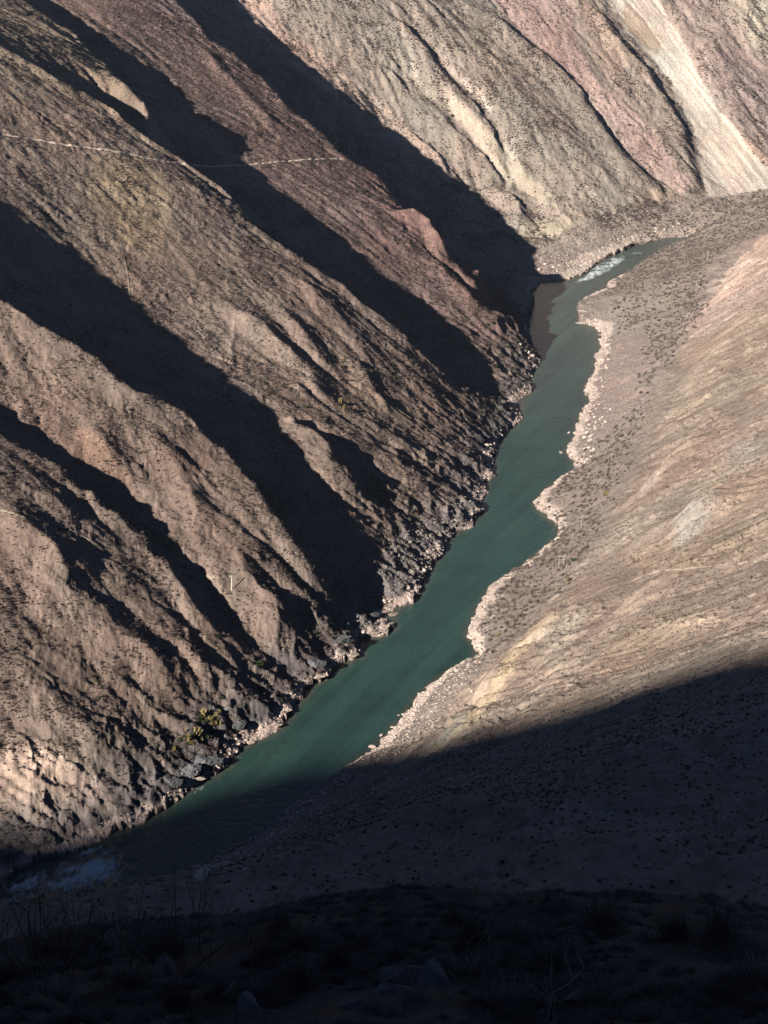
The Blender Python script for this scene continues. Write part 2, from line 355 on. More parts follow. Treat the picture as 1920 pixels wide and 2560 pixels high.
# ---- droplet erosion
def erode(Z,n,steps,mask,seed,er=.35,dep=.25,cap=4.0,inertia=.25):
    r=np.random.default_rng(seed); ny,nx=Z.shape; jj,ii=np.nonzero(mask); N=ny*nx
    k=r.integers(0,len(jj),n); x=ii[k]+r.random(n); y=jj[k]+r.random(n); dx=np.zeros(n); dy=np.zeros(n); v=np.ones(n); wt=np.ones(n); sed=np.zeros(n)
    Zf=Z.ravel().astype(np.float64)
    for s in range(steps):
        x=np.clip(x,1,nx-3); y=np.clip(y,1,ny-3)
        i=x.astype(int); j=y.astype(int); a=x-i; b=y-j; o=j*nx+i
        z00=Zf[o]; z10=Zf[o+1]; z01=Zf[o+nx]; z11=Zf[o+nx+1]
        gx_=(z10-z00)*(1-b)+(z11-z01)*b; gy_=(z01-z00)*(1-a)+(z11-z10)*a
        h=z00*(1-a)*(1-b)+z10*a*(1-b)+z01*(1-a)*b+z11*a*b
        dx=dx*inertia-gx_*(1-inertia)*.4; dy=dy*inertia-gy_*(1-inertia)*.4
        l=np.hypot(dx,dy)+1e-6; dx/=l; dy/=l
        xn=np.clip(x+dx,1,nx-3); yn=np.clip(y+dy,1,ny-3)
        i2=xn.astype(int); j2=yn.astype(int); a2=xn-i2; b2=yn-j2; o2=j2*nx+i2
        h2=Zf[o2]*(1-a2)*(1-b2)+Zf[o2+1]*a2*(1-b2)+Zf[o2+nx]*(1-a2)*b2+Zf[o2+nx+1]*a2*b2
        dh=h2-h
        c=np.maximum(-dh,.02)*v*wt*cap*.05
        up=dh>0
        d=np.where(up,np.minimum(dh,sed),np.where(sed>c,(sed-c)*dep,-np.minimum((c-sed)*er,-dh*.5)))
        d=np.where(h2<1.5,0,d); d=np.clip(d,-.35,.35)
        sed=np.maximum(sed-d,0)
        Zf+=np.bincount(o,d*(1-a)*(1-b),N)+np.bincount(o+1,d*a*(1-b),N)+np.bincount(o+nx,d*(1-a)*b,N)+np.bincount(o+nx+1,d*a*b,N)
        v=np.sqrt(np.maximum(v*v-dh*1.2,.05)); v=np.minimum(v,6); wt*=.985
        x,y=xn,yn
    return Zf.reshape(Z.shape).astype(np.float32)
emask=(Z>8)&(HY>240)&(HY<2500)&(np.abs(HX)<HY*.34+60)&(SCR<.5)
for it in range(3): Z=erode(Z,20000,60,emask,100+it,er=.2)
log('eroded')
# ---- promontory the camera stands on
FG=Field(Z,HX0,HY0,HS)
def near_h(x,y):
    r=np.hypot(x,y)+1e-6; az=np.degrees(np.arctan2(x,y))
    z=np.interp(r,[0,4,9,15,25,40,60,68,90,140,200,600],[397.6,395,390,386,381.3,373.0,360.8,355,331,275,205,-300])
    f=1+.035*sm(2,-12,az)+.5*sm(25,70,np.abs(az))*sm(8,60,r)
    z=400-(400-z)*f
    z=z+fbm(x/9,y/9,4,71)*1.7*sm(3,30,r)+fbm(x/2.2,y/2.2,3,72)*.22*sm(2,12,r)
    return z
FFd=FF
def Zfull(x,y):
    """final ground height"""
    z=FG(x,y)
    zn=near_h(x,y)
    sn=fbm(x/7,y/7,3,91)*3.0+ridged(x/3.2,y/3.2,2,92)*1.6-.8
    lb=FF['sLB'].lin(x,y)+sn; rb=FF['sRB'].lin(x,y)+sn; inL=lb>0; inR=rb>0; lb=np.abs(lb); rb=np.abs(rb)
    lf=np.clip(FF['sLF'].lin(x,y)/4+.5,0,1); rf=np.clip(FF['sRF'].lin(x,y)/4+.5,0,1)
    sc_m=SCRF.lin(x,y)
    steepL=np.clip(lf,0,1)
    ld=sm(0.3,4,z)*(1-.85*sc_m)
    # crags, strongest low down on the left wall
    crag=steepL*(.5*sm(45,5,z))*sm(1540,1400,y)+ .22*steepL+.10*np.clip(rf,0,1)
    c1=ridged(x/9+fbm(x/20,y/20,2,61)*.8,y/9,4,62)-.4
    st=fbm((x*.5+y*.86)/3.2+z*.12,(x*.86-y*.5)/16,4,63)
    q1=c1*4.0; q1=np.floor(q1)+sm(.55,1,q1-np.floor(q1))
    z=z+ld*crag*(c1*2.2+q1*.55+st*1.7)
    # narrow gullies cut into the slopes, all running down the fall line
    fa_=sm(1440,1600,y+.45*x)*lf; aa=np.where(lf>.5,(x*.43+y*.90)*(1-fa_)+(x*.9+y*.43)*fa_,x*.5+y*.86); dd=np.where(lf>.5,FF['dLF'].lin(x,y),FF['dRF'].lin(x,y))
    gl=np.abs(fbm((aa+fbm(x/16,y/16,2,93)*5)/6.5,dd/48,3,94)); z=z-ld*sm(.13,0,gl)*(.5*lf+.3*rf)*sm(0,12,dd)
    rk=fbm(x/13,y/13,3,95)+.10*rf; pn=ridged(x/3.4+rk,y/3.4,3,96)
    z=z+ld*sm(.08,.35,rk)*(.75*lf+1.2*rf)*pn*1.1
    z=z+ld*fbm(x/6,y/6,4,64)*.38*(.5+steepL)
    # bars and benches: lumpy rubble
    bar=(1-np.clip(lf,0,1))*inL+(1-np.clip(rf,0,1))*inR
    z=z+bar*sm(0,6,np.where(inL,lb,rb))*(fbm(x/24,y/24,3,68)*2.2*sm(4,25,np.where(inL,lb,rb))+fbm(x/7,y/7,4,65)*1.1+np.abs(fbm(x/2.5,y/2.5,2,66))*.7)
    # shore ledges, 1-2.5 m high out of the water
    sd=np.where(inL,lb,rb); land=inL|inR
    z=np.where(land,z+np.clip(1-sd/10,0,1)*(1.1+1.3*fbm(x/8,y/8,3,67)),z)
    wet=np.minimum(lb,rb); z=np.where(~land,np.minimum(z,-.25-.3*wet),z)
    return np.maximum(z,zn)
class _F: pass
def hitZ(px): return hitf(px,Zfull)
# ---------------------------------------------------------------- mesh of the ground
def ax_cols():
    a=[-62]
    while a[-1]<-16: a.append(a[-1]+ .45)
    while a[-1]<-12.0: a.append(a[-1]+.09)
    n=int(24.0/.0305); a=[t for t in a if t<-12.0]+list(np.linspace(-12.0,12.0,n))
    while a[-1]<16: a.append(a[-1]+.09)
    while a[-1]<50: a.append(a[-1]+.6)
    return np.radians(np.array(a))
def rad():
    r=[3.0]
    while r[-1]<2600:
        q=r[-1]
        d=.012*q+.05 if q<30 else (.42 if q<70 else (.8+(q-70)*.004 if q<200 else (1.05 if q<1420 else (1.9 if q<2200 else 12))))
        r.append(q+d*RES)
    return np.array(r)
RES=1.0
az=ax_cols(); rr=rad(); log('grid',len(az),len(rr),len(az)*len(rr))
RA,AZ=np.meshgrid(rr,az,indexing='ij')
VX=(RA*np.sin(AZ)).ravel(); VY=(RA*np.cos(AZ)).ravel(); NV=len(VX)
VZ=np.empty(NV,np.float32)
for a in range(0,NV,200000): VZ[a:a+200000]=Zfull(VX[a:a+200000],VY[a:a+200000])
log('heights')
nr,na=RA.shape
V=np.stack([VX,VY,VZ],1)
Zg=VZ.reshape(nr,na)
# normals (for colour zones only)
G3=V.reshape(nr,na,3)
dr_=np.gradient(G3,axis=0); da_=np.gradient(G3,axis=1); Nn=np.cross(da_,dr_); Nn/=np.linalg.norm(Nn,axis=2,keepdims=True)+1e-9
Nn*=np.sign(Nn[...,2:3]); NZ=Nn[...,2].ravel().astype(np.float32)
PXY=proj(V)
FLv={k:FF[k].lin(VX,VY) for k in ('inL','inR','inLB','inRB','dLF','dRF','dLB','dRB')}
log('fields')
def mesh_obj(name,verts,faces,mat=None,parent=None,smooth=True,attrs=None):
    me=bpy.data.meshes.new(name)
    verts=np.asarray(verts,np.float32); faces=np.asarray(faces,np.int32)
    me.vertices.add(len(verts)); me.vertices.foreach_set('co',verts.ravel())
    k=faces.shape[1]
    me.loops.add(faces.size); me.loops.foreach_set('vertex_index',faces.ravel())
    me.polygons.add(len(faces)); me.polygons.foreach_set('loop_start',np.arange(0,faces.size,k,dtype=np.int32))
    me.polygons.foreach_set('loop_total',np.full(len(faces),k,np.int32))
    if smooth: me.polygons.foreach_set('use_smooth',np.ones(len(faces),bool))
    if attrs:
        for an,(typ,data) in attrs.items():
            at=me.attributes.new(an,typ,'POINT')
            if typ=='FLOAT_COLOR': at.data.foreach_set('color',np.asarray(data,np.float32).ravel())
            else: at.data.foreach_set('value',np.asarray(data,np.float32).ravel())
    me.update(calc_edges=True)
    if mat: me.materials.append(mat)
    o=bpy.data.objects.new(name,me); COL.objects.link(o)
    if parent is not None: o.parent=parent
    return o
# ---- mountain behind the camera whose shade covers the foreground
def mountain():
    D=1550.; azs=np.array([-LDIR[0],-LDIR[1]]); azs/=np.linalg.norm(azs); lat=np.array([azs[1],-azs[0]])
    edge=[(0,2085),(60,2082),(116,2079),(260,2066),(405,2028),(492,1990),(637,1963),(760,1930),(870,1905),(960,1874),(1105,1832),(1284,1796),(1481,1750),(1654,1690),(1828,1640),(1920,1615)]
    P=hitf(edge,Zfull); P=P[~np.isnan(P[:,0])]
    s=(D-P[:,:2]@azs)/(-(LDIR[:2]@azs))
    Q=P-LDIR[None]*s[:,None]
    q=Q[:,:2]@lat; z=Q[:,2]; o=np.argsort(q); q=q[o]; z=z[o]
    log('mountain crest q',q.round(),'z',z.round())
    # fit: smooth function through the crest points, extended on both sides
    def crest(t):
        zz=np.interp(t,q,z)
        zz=np.where(t<q[0],z[0]+np.minimum((q[0]-t)*.35,170),zz); zz=np.where(t>q[-1],z[-1]+(t-q[-1])*.05,zz)
        return zz+np.where((t<q[0])|(t>q[-1]),fbm(t/90,t*0,3,81)*14*np.minimum(1,np.maximum(q[0]-t,t-q[-1])/200),0)
    n1,n2=600,150
    T_=np.linspace(-2600,2600,n1); S_=np.concatenate([np.linspace(-30,D-6,80),np.linspace(D-5,D+5,5),np.linspace(D+12,3200,n2-85)])
    TT,SS=np.meshgrid(T_,S_)
    x=azs[0]*SS+lat[0]*TT; y=azs[1]*SS+lat[1]*TT
    c=crest(TT); d=np.abs(SS-D)
    gg=fbm(TT/160,SS/400,4,82)*60*sm(0,120,d)+ridged(TT/55,SS/260,3,83)*16*sm(10,90,d)
    front=c-.66*d-gg*.6-10*sm(0,60,d)
    zz=np.where(SS<D,np.maximum(front,np.minimum(396.5,c)-np.maximum(0,400-SS)*.002),c-.55*d-gg)
    zz=np.where((y>-14)&(y<4)&(np.abs(x)<60),np.minimum(zz,near_h(x,y)-.6),zz)
    frn=(np.degrees(np.abs(np.arctan2(x,y)))<61)&(y>0)
    zz=np.where(frn,near_h(x,0*y)-.5,zz); y0=y.copy(); y=np.where(frn,-.2,y)
    V_=np.stack([x.ravel(),y.ravel(),zz.ravel()],1)
    ii=(np.arange(len(S_)-1)[:,None]*n1+np.arange(n1-1)[None]).ravel()
    F_=np.stack([ii,ii+n1,ii+n1+1,ii+1],1)
    fy=y0.ravel()[F_].min(1); fa=np.degrees(np.arctan2(x.ravel()[F_].mean(1),y.ravel()[F_].mean(1)))
    k=(fy<0)
    F_=F_[k]
    return V_,F_
# ---------------------------------------------------------------- what the ground is made of (albedo only)
jit=np.stack([fbm(VX/14,VY/14,3,201),fbm(VX/14,VY/14,3,202)],1)*16*FPX/4777*(900/np.maximum(RA.ravel(),300))[:,None]
jit+=np.stack([fbm(VX/3,VY/3,2,203),fbm(VX/3,VY/3,2,204)],1)*7*(900/np.maximum(RA.ravel(),300))[:,None]
J=PXY+jit
def zone(poly,soft=12):
    poly=np.array(poly,float); lo=poly.min(0)-soft*2; hi=poly.max(0)+soft*2
    m=(J[:,0]>lo[0])&(J[:,0]<hi[0])&(J[:,1]>lo[1])&(J[:,1]<hi[1])
    out=np.zeros(NV,np.float32); idx=np.nonzero(m)[0]
    if len(idx)==0: return out
    q=J[idx]; a=0
    for dx,dy in ((-.5,-.5),(.5,-.5),(0,0),(-.5,.5),(.5,.5)): a=a+inpoly(q+np.array([dx,dy])*soft,poly)
    out[idx]=a/5.; return out
def mixc(A,c,f): return A*(1-f[:,None])+np.array(c,np.float32)[None]*f[:,None]
isL=np.clip(FLv['inL'],0,1); isR=np.clip(FLv['inR'],0,1)
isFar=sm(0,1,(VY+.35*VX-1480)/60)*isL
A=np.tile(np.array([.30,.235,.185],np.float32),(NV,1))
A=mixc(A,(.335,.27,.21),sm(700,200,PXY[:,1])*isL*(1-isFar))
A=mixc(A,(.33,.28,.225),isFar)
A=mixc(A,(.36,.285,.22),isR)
on=(isL>.5)
def Z_(poly,c,f=1.0,soft=14,side=None):
    global A
    m=zone(poly,soft)*f
    if side=='L': m=m*isL
    if side=='R': m=m*(1-isL)
    A=mixc(A,c,m)
Z_([(300,-40),(560,-40),(650,100),(1000,400),(1230,620),(1290,830),(1180,880),(960,690),(700,490),(470,250),(250,100),(100,-40)],(.265,.19,.165),.95,30,'L')
Z_([(900,420),(1000,440),(1120,500),(1240,620),(1290,800),(1180,760),(1060,620),(960,520)],(.34,.20,.165),.75,20,'L')
Z_([(0,-20),(60,-20),(200,90),(330,250),(420,400),(300,330),(140,240),(0,210)],(.40,.32,.22),.8,16,'L')
Z_([(240,400),(390,400),(430,500),(400,640),(300,620),(220,500)],(.43,.335,.21),.8,26,'L')
Z_([(120,540),(200,470),(300,560),(330,780),(240,700),(130,650)],(.36,.30,.23),.6,26,'L')
Z_([(470,820),(620,780),(690,900),(640,1020),(520,960)],(.33,.285,.23),.7,26,'L')
Z_([(180,1060),(270,1120),(330,1230),(260,1200),(190,1140)],(.40,.27,.18),.6,16,'L')
Z_([(560,720),(700,850),(780,960),(700,900),(600,800)],(.42,.36,.28),.6,10,'L')
Z_([(860,880),(950,960),(1000,1060),(900,1040),(800,930)],(.40,.30,.21),.6,16,'L')
Z_([(600,620),(900,760),(1080,960),(1000,1000),(800,860)],(.27,.20,.16),.5,26,'L')
Z_([(-10,1870),(100,1850),(180,1890),(260,1965),(310,2060),(150,2100),(-10,2050)],(.74,.57,.43),.95,16,'L')
Z_([(150,1900),(230,1960),(280,2020),(230,2040),(170,1980)],(.62,.43,.35),.6,12,'L')
# far wall
Z_([(560,-20),(660,-10),(720,80),(820,150),(960,255),(1100,380),(1130,450),(1060,400),(880,275),(760,190),(620,60)],(.50,.37,.29),.85,10,'L')
Z_([(620,50),(700,110),(800,180),(780,190),(640,80)],(.48,.28,.23),.5,10,'L')
Z_([(960,100),(1060,190),(1120,280),(1060,250),(960,190)],(.40,.36,.28),.7,14,'L')
Z_([(1100,200),(1150,248),(1200,295),(1230,327),(1272,376),(1330,440),(1400,490),(1470,560),(1440,575),(1340,505),(1250,435),(1180,350),(1125,285)],(.52,.45,.34),.9,8,'L')
Z_([(1106,140),(1134,178),(1191,224),(1236,269),(1230,292),(1190,258),(1160,218),(1118,176)],(.56,.47,.38),.9,6,'L')
Z_([(980,10),(1010,40),(1100,150),(1080,150),(1000,70)],(.44,.33,.26),.6,8,'L')
Z_([(1300,560),(1420,548),(1430,575),(1330,612),(1300,605)],(.54,.45,.31),.8,8,'L')
Z_([(1620,470),(1700,470),(1710,505),(1640,512)],(.52,.41,.30),.7,8,'L')
Z_([(1330,370),(1400,400),(1480,470),(1560,530),(1440,500),(1360,440)],(.42,.35,.28),.6,14,'L')
Z_([(1130,10),(1210,90),(1290,180),(1250,200),(1180,110)],(.37,.31,.23),.8,12,'L')
Z_([(1215,-20),(1293,72),(1440,198),(1498,282),(1600,420),(1700,485),(1735,470),(1650,345),(1550,245),(1480,190),(1450,110),(1420,-20)],(.48,.345,.29),.85,12,'L')
Z_([(1215,-20),(1293,72),(1400,165),(1460,250),(1450,160),(1380,60),(1340,-20)],(.40,.28,.24),.7,12,'L')
Z_([(1430,-20),(1520,40),(1570,120),(1650,220),(1560,240),(1490,150)],(.42,.31,.235),.9,16,'L')
Z_([(1560,150),(1650,220),(1720,330),(1750,470),(1700,430),(1640,330),(1560,240)],(.33,.275,.22),.9,12,'L')
Z_([(1760,-20),(1940,-20),(1940,560),(1850,470),(1790,330),(1730,170),(1650,-20)],(.42,.33,.275),.9,12,'L')
Z_([(1810,-20),(1940,-20),(1940,170),(1880,110)],(.56,.49,.36),.8,20,'L')
Z_([(1800,110),(1940,170),(1940,330),(1860,300),(1780,200)],(.36,.27,.24),.8,16,'L')
Z_([(1780,260),(1850,330),(1940,420),(1940,480),(1850,380)],(.52,.38,.28),.7,10,'L')
Z_([(1512,-20),(1550,43),(1561,75),(1625,145),(1671,203),(1700,260),(1729,318),(1747,405),(1764,480),(1745,525),(1850,510),(1940,500),(1940,450),(1845,333),(1801,275),(1773,231),(1741,174),(1723,136),(1700,81),(1671,38),(1635,-20)],(.66,.58,.465),1.0,4,'L')
Z_([(1560,5),(1600,35),(1655,110),(1640,140),(1600,112),(1558,55)],(.48,.38,.27),.95,5,'L')
# right wall
Z_([(1940,540),(1800,640),(1690,840),(1760,830),(1850,740),(1940,690)],(.50,.37,.295),.9,12,'R')
Z_([(1780,600),(1940,490),(1940,590),(1850,620)],(.46,.29,.22),.8,14,'R')
Z_([(1700,840),(1940,680),(1940,730),(1760,850)],(.50,.36,.31),.8,8,'R')
Z_([(1600,560),(1940,440),(1940,560),(1780,640),(1740,760),(1640,800),(1520,730),(1560,690)],(.30,.235,.20),.75,14,'R')
Z_([(1610,720),(1690,690),(1720,740),(1650,800),(1600,760)],(.42,.375,.30),.9,12,'R')
Z_([(1700,850),(1940,730),(1940,960),(1720,1010)],(.385,.305,.225),.7,24,'R')
Z_([(1590,1000),(1720,950),(1760,1010),(1640,1100)],(.46,.37,.27),.6,18,'R')
Z_([(1680,1370),(1700,1290),(1750,1230),(1800,1215),(1780,1290),(1720,1360)],(.37,.36,.31),.9,12,'R')
Z_([(1800,1120),(1900,1090),(1920,1150),(1820,1190)],(.35,.32,.27),.7,20,'R')
Z_([(1600,1230),(1640,1180),(1660,1190),(1610,1250)],(.58,.50,.42),.8,6,'R')
Z_([(1045,1892),(1200,1745),(1285,1615),(1380,1530),(1400,1545),(1310,1640),(1240,1750),(1100,1890)],(.53,.43,.27),.85,10,'R')
Z_([(1060,1890),(1150,1790),(1180,1770),(1130,1850)],(.33,.33,.29),.8,8,'R')
Z_([(1330,1600),(1420,1520),(1500,1500),(1440,1600),(1360,1660)],(.39,.345,.27),.7,14,'R')
Z_([(1480,1620),(1620,1540),(1760,1500),(1820,1540),(1640,1640),(1500,1700)],(.45,.345,.24),.6,24,'R')
Z_([(1560,1380),(1920,1300),(1920,1400),(1600,1440)],(.40,.30,.205),.6,24,'R')
Z_([(1700,1180),(1940,1130),(1940,1330),(1780,1290)],(.42,.325,.235),.6,30,'R')
# natural variation
n1=fbm(VX/70,VY/70,4,211)[:,None]; n2=fbm(VX/16,VY/16,4,212)[:,None]; n3=fbm(VX/4,VY/4,3,213)[:,None]
A=A*(1+.22*n1+.20*n2+.16*n3)
A=A*(1+np.array([[.03,-.02,-.03]])*fbm(VX/40,VY/40,3,214)[:,None]*2)
# strata streaks down the fall line, as washed colour
alv=np.where(FLv['inL']>.5,(VX*.43+VY*.90)*(1-isFar)+(VX*.9+VY*.43)*isFar,VX*.5+VY*.86); dnv=np.where(FLv['inL']>.5,FLv['dLF'],FLv['dRF'])
stk=np.where(FLv['inR']>.5,.25,.5)*fbm((alv+fbm(VX/30,VY/30,2,215)*8)/5,dnv/60,4,216)
A=A*(1+.20*stk*np.clip(isL+isR,0,1))[:,None]
steep=sm(.78,.55,NZ)*(isL+isR)
A=mixc(A,(.36,.29,.23),steep*.25)
# gravel bars and benches
barm=(1-isL)*(1-isR)
bl=np.minimum(np.abs(FLv['dLB']),np.abs(FLv['dRB']))
gr=fbm(VX/3,VY/3,3,221)
A=mixc(A,(.355,.295,.25),barm*.8)
A=A*(1+.3*gr*barm)[:,None]
Z_([(1500,850),(1650,830),(1600,1000),(1500,1100),(1470,1000)],(.40,.29,.25),.7,16,'R')
Z_([(1560,740),(1660,830),(1540,830),(1500,780)],(.37,.35,.32),.7,12,'R')
Z_([(1290,640),(1420,650),(1420,690),(1330,700)],(.38,.26,.23),.7,8)
Z_([(1180,1440),(1340,1390),(1480,1200),(1560,1080),(1620,1120),(1480,1400),(1300,1600),(1180,1660)],(.30,.255,.215),.8,16,'R')
# dark river-worn rock along the left bank, grey rubble above it
dk=sm(34,6,FLv['dLB'])*isL*sm(1500,1300,VY)*sm(700,1000,PXY[:,1])
dk=np.clip(dk*(1.0+.8*fbm(VX/9,VY/9,3,222)),0,1)*(FLv['inLB']>.5)
A=mixc(A,(.17,.17,.17),dk*.85)
Z_([(1000,1330),(1100,1290),(1190,1210),(1235,1200),(1200,1300),(1100,1400),(1000,1500),(900,1600),(840,1640),(840,1560),(930,1450)],(.29,.275,.26),.8,14)
# the band bleached by high water
hw=3.4+1.6*fbm(VX/22,VY/22,3,223)+np.where(FLv['inRB']>.5,.2,0)
wd=np.where(FLv['inLB']>.5,7,8)+7*fbm(VX/40,VY/40,3,224)+np.where((VY>900)&(VY<1400)&(FLv['inRB']>.5),9,0)+np.where((VY>1480),10,0)
bch=sm(.6,-.3,(VZ-hw)/1.2)*sm(1.15,.75,bl/np.maximum(wd,3))*sm(-.3,.35,VZ)
near_l=sm(2150,2000,PXY[:,1])
A=mixc(A,(.76,.61,.51),np.clip(bch,0,1)*(.95+.35*fbm(VX/5,VY/5,3,225)).clip(0,1))
A=np.where((VZ<.35)[:,None],A*.55,A)
# foreground soil, colour darkened to paint in the terrace's deep shade
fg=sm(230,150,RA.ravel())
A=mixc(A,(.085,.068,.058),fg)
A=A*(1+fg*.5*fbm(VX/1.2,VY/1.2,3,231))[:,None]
g_=A.mean(1,keepdims=True); A=g_+(A-g_)*.88; A=A*np.array([[1.02,.985,1.0]])
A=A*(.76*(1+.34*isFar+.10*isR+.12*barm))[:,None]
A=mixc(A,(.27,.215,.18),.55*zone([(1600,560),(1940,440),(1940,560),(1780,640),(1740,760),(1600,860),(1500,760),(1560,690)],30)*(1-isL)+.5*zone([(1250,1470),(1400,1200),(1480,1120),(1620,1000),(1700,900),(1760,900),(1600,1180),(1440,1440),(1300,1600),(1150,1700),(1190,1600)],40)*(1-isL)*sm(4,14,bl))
lf_=(isL*(1-isFar))[:,None]; A=A*(1+lf_*np.array([[.02,-.02,-.02]]))
scw=SCRF.lin(VX,VY)*isFar; A=A*(1+.45*scw*(fbm((VX*.9+VY*.43+3*fbm(VX/20,VY/20,2,241))/3.2,FLv['dLF']/120,4,242)))[:,None]
og=sm(.1,.5,fbm(VX/13,VY/13,3,95)+.25*fbm(VX/3,VY/3,2,97))*isR*sm(150,220,RA.ravel()); A=A*(1+.28*og)[:,None]
A=np.clip(A,.02,.8)
log('albedo')
# ---------------------------------------------------------------- materials
def mat(name):
    m=bpy.data.materials.new(name); m.use_nodes=True; p=m.node_tree.nodes['Principled BSDF']; return m,m.node_tree,p
def N(nt,t,**kw):
    n=nt.nodes.new(t)
    for k,v in kw.items(): setattr(n,k,v)
    return n
def ground_mat(name,bump=.6,fine=1.0):
    m,nt,p=mat(name); L=nt.links.new
    at=N(nt,'ShaderNodeAttribute',attribute_name='albedo'); co=N(nt,'ShaderNodeTexCoord')
    n1=N(nt,'ShaderNodeTexNoise'); n1.inputs['Scale'].default_value=.55*fine; n1.inputs['Detail'].default_value=7; n1.inputs['Roughness'].default_value=.68
    L(co.outputs['Object'],n1.inputs['Vector'])
    r=N(nt,'ShaderNodeMapRange'); r.inputs['From Min'].default_value=.3; r.inputs['From Max'].default_value=.7; r.inputs['To Min'].default_value=.70; r.inputs['To Max'].default_value=1.28
    L(n1.outputs['Fac'],r.inputs['Value'])
    mx=N(nt,'ShaderNodeVectorMath',operation='SCALE'); L(at.outputs['Color'],mx.inputs[0]); L(r.outputs[0],mx.inputs['Scale'])
    L(mx.outputs[0],p.inputs['Base Color'])
    v=N(nt,'ShaderNodeTexVoronoi'); v.inputs['Scale'].default_value=.38*fine; L(co.outputs['Object'],v.inputs['Vector'])
    n2=N(nt,'ShaderNodeTexNoise'); n2.inputs['Scale'].default_value=.28*fine; n2.inputs['Detail'].default_value=8; n2.inputs['Roughness'].default_value=.72; L(co.outputs['Object'],n2.inputs['Vector'])
    ad=N(nt,'ShaderNodeMath',operation='MULTIPLY_ADD'); L(v.outputs['Distance'],ad.inputs[0]); ad.inputs[1].default_value=-.22; L(n2.outputs['Fac'],ad.inputs[2])
    b=N(nt,'ShaderNodeBump'); b.inputs['Strength'].default_value=bump; b.inputs['Distance'].default_value=2.2; L(ad.outputs[0],b.inputs['Height']); L(b.outputs[0],p.inputs['Normal'])
    p.inputs['Roughness'].default_value=.95; p.inputs['Specular IOR Level'].default_value=.12
    return m
def plain(name,c,rough=.9,spec=.2,var=.25,scale=1.5):
    m,nt,p=mat(name); L=nt.links.new
    co=N(nt,'ShaderNodeTexCoord'); n=N(nt,'ShaderNodeTexNoise'); n.inputs['Scale'].default_value=scale; n.inputs['Detail'].default_value=5; L(co.outputs['Object'],n.inputs['Vector'])
    oi=N(nt,'ShaderNodeObjectInfo')
    ad=N(nt,'ShaderNodeMath',operation='ADD'); L(n.outputs['Fac'],ad.inputs[0]); L(oi.outputs['Random'],ad.inputs[1])
    r=N(nt,'ShaderNodeMapRange'); r.inputs['From Min'].default_value=.3; r.inputs['From Max'].default_value=1.7; r.inputs['To Min'].default_value=1-var; r.inputs['To Max'].default_value=1+var; L(ad.outputs[0],r.inputs['Value'])
    mx=N(nt,'ShaderNodeVectorMath',operation='SCALE'); mx.inputs[0].default_value=c; L(r.outputs[0],mx.inputs['Scale']); L(mx.outputs[0],p.inputs['Base Color'])
    p.inputs['Roughness'].default_value=rough; p.inputs['Specular IOR Level'].default_value=spec
    return m
MG=ground_mat('weathered_slope'); MGb=ground_mat('gravel_bar_ground',.8,1.6); MGf=ground_mat('foreground_soil',.5,9.0)
MBoulder=plain('bleached_rock',(.55,.45,.38),.9,.2,.2,.8); MGrey=plain('grey_rock',(.235,.21,.19),.9,.2,.35,.8); MDark=plain('dark_rock',(.14,.14,.145),.85,.3,.3,.8)
MPink=plain('tan_rock',(.40,.33,.28),.9,.2,.3,.8)
MDry=plain('dry_twigs',(.21,.17,.15),1,.05,.35); MTuft=plain('dry_tuft',(.135,.10,.086),1,.05,.35); MGreen=plain('green_leaves',(.055,.085,.03),.8,.2,.35); MYel=plain('straw_grass',(.34,.27,.12),.9,.1,.25)
MBark=plain('grey_bark',(.11,.09,.08),.9,.2,.3,3); MPale=plain('pale_bark',(.20,.20,.21),.9,.2,.3,3); MConc=plain('pale_concrete',(.66,.61,.53),.85,.2,.1); MIns=plain('white_ceramic',(.8,.8,.8),.3,.5,.05)
MRust=plain('rusty_twigs',(.17,.095,.05),1,.05,.35)
MPathL=plain('pale_earth',(.52,.43,.35),.95,.1,.2,.5); MFore=plain('dark_stone',(.10,.10,.105),.9,.2,.3,2)
MPath=plain('trodden_earth',(.34,.275,.22),.95,.1,.2,.5)
# water
MW,nt,p=mat('river_water'); L=nt.links.new
co=N(nt,'ShaderNodeTexCoord'); at=N(nt,'ShaderNodeAttribute',attribute_name='albedo'); fo=N(nt,'ShaderNodeAttribute',attribute_name='foam')
mp=N(nt,'ShaderNodeMapping'); mp.inputs['Rotation'].default_value=(0,0,math.radians(-27)); L(co.outputs['Object'],mp.inputs['Vector'])
w1=N(nt,'ShaderNodeTexNoise'); w1.inputs['Scale'].default_value=.35; w1.inputs['Detail'].default_value=6; w1.inputs['Roughness'].default_value=.6; L(mp.outputs[0],w1.inputs['Vector'])
bp=N(nt,'ShaderNodeBump'); bp.inputs['Strength'].default_value=.4; bp.inputs['Distance'].default_value=1.0; L(w1.outputs['Fac'],bp.inputs['Height'])
fn=N(nt,'ShaderNodeTexNoise'); fn.inputs['Scale'].default_value=.32; fn.inputs['Detail'].default_value=8; fn.inputs['Roughness'].default_value=.75; fn.inputs['Distortion'].default_value=1.2; mp2=N(nt,'ShaderNodeMapping'); mp2.inputs['Rotation'].default_value=(0,0,math.radians(-40)); mp2.inputs['Scale'].default_value=(1.0,.45,1); L(co.outputs['Object'],mp2.inputs['Vector']); L(mp2.outputs[0],fn.inputs['Vector'])
sb=N(nt,'ShaderNodeMath',operation='ADD'); L(fn.outputs['Fac'],sb.inputs[0]); L(fo.outputs['Fac'],sb.inputs[1])
fr=N(nt,'ShaderNodeMapRange'); fr.inputs['From Min'].default_value=.92; fr.inputs['From Max'].default_value=1.12; L(sb.outputs[0],fr.inputs['Value'])
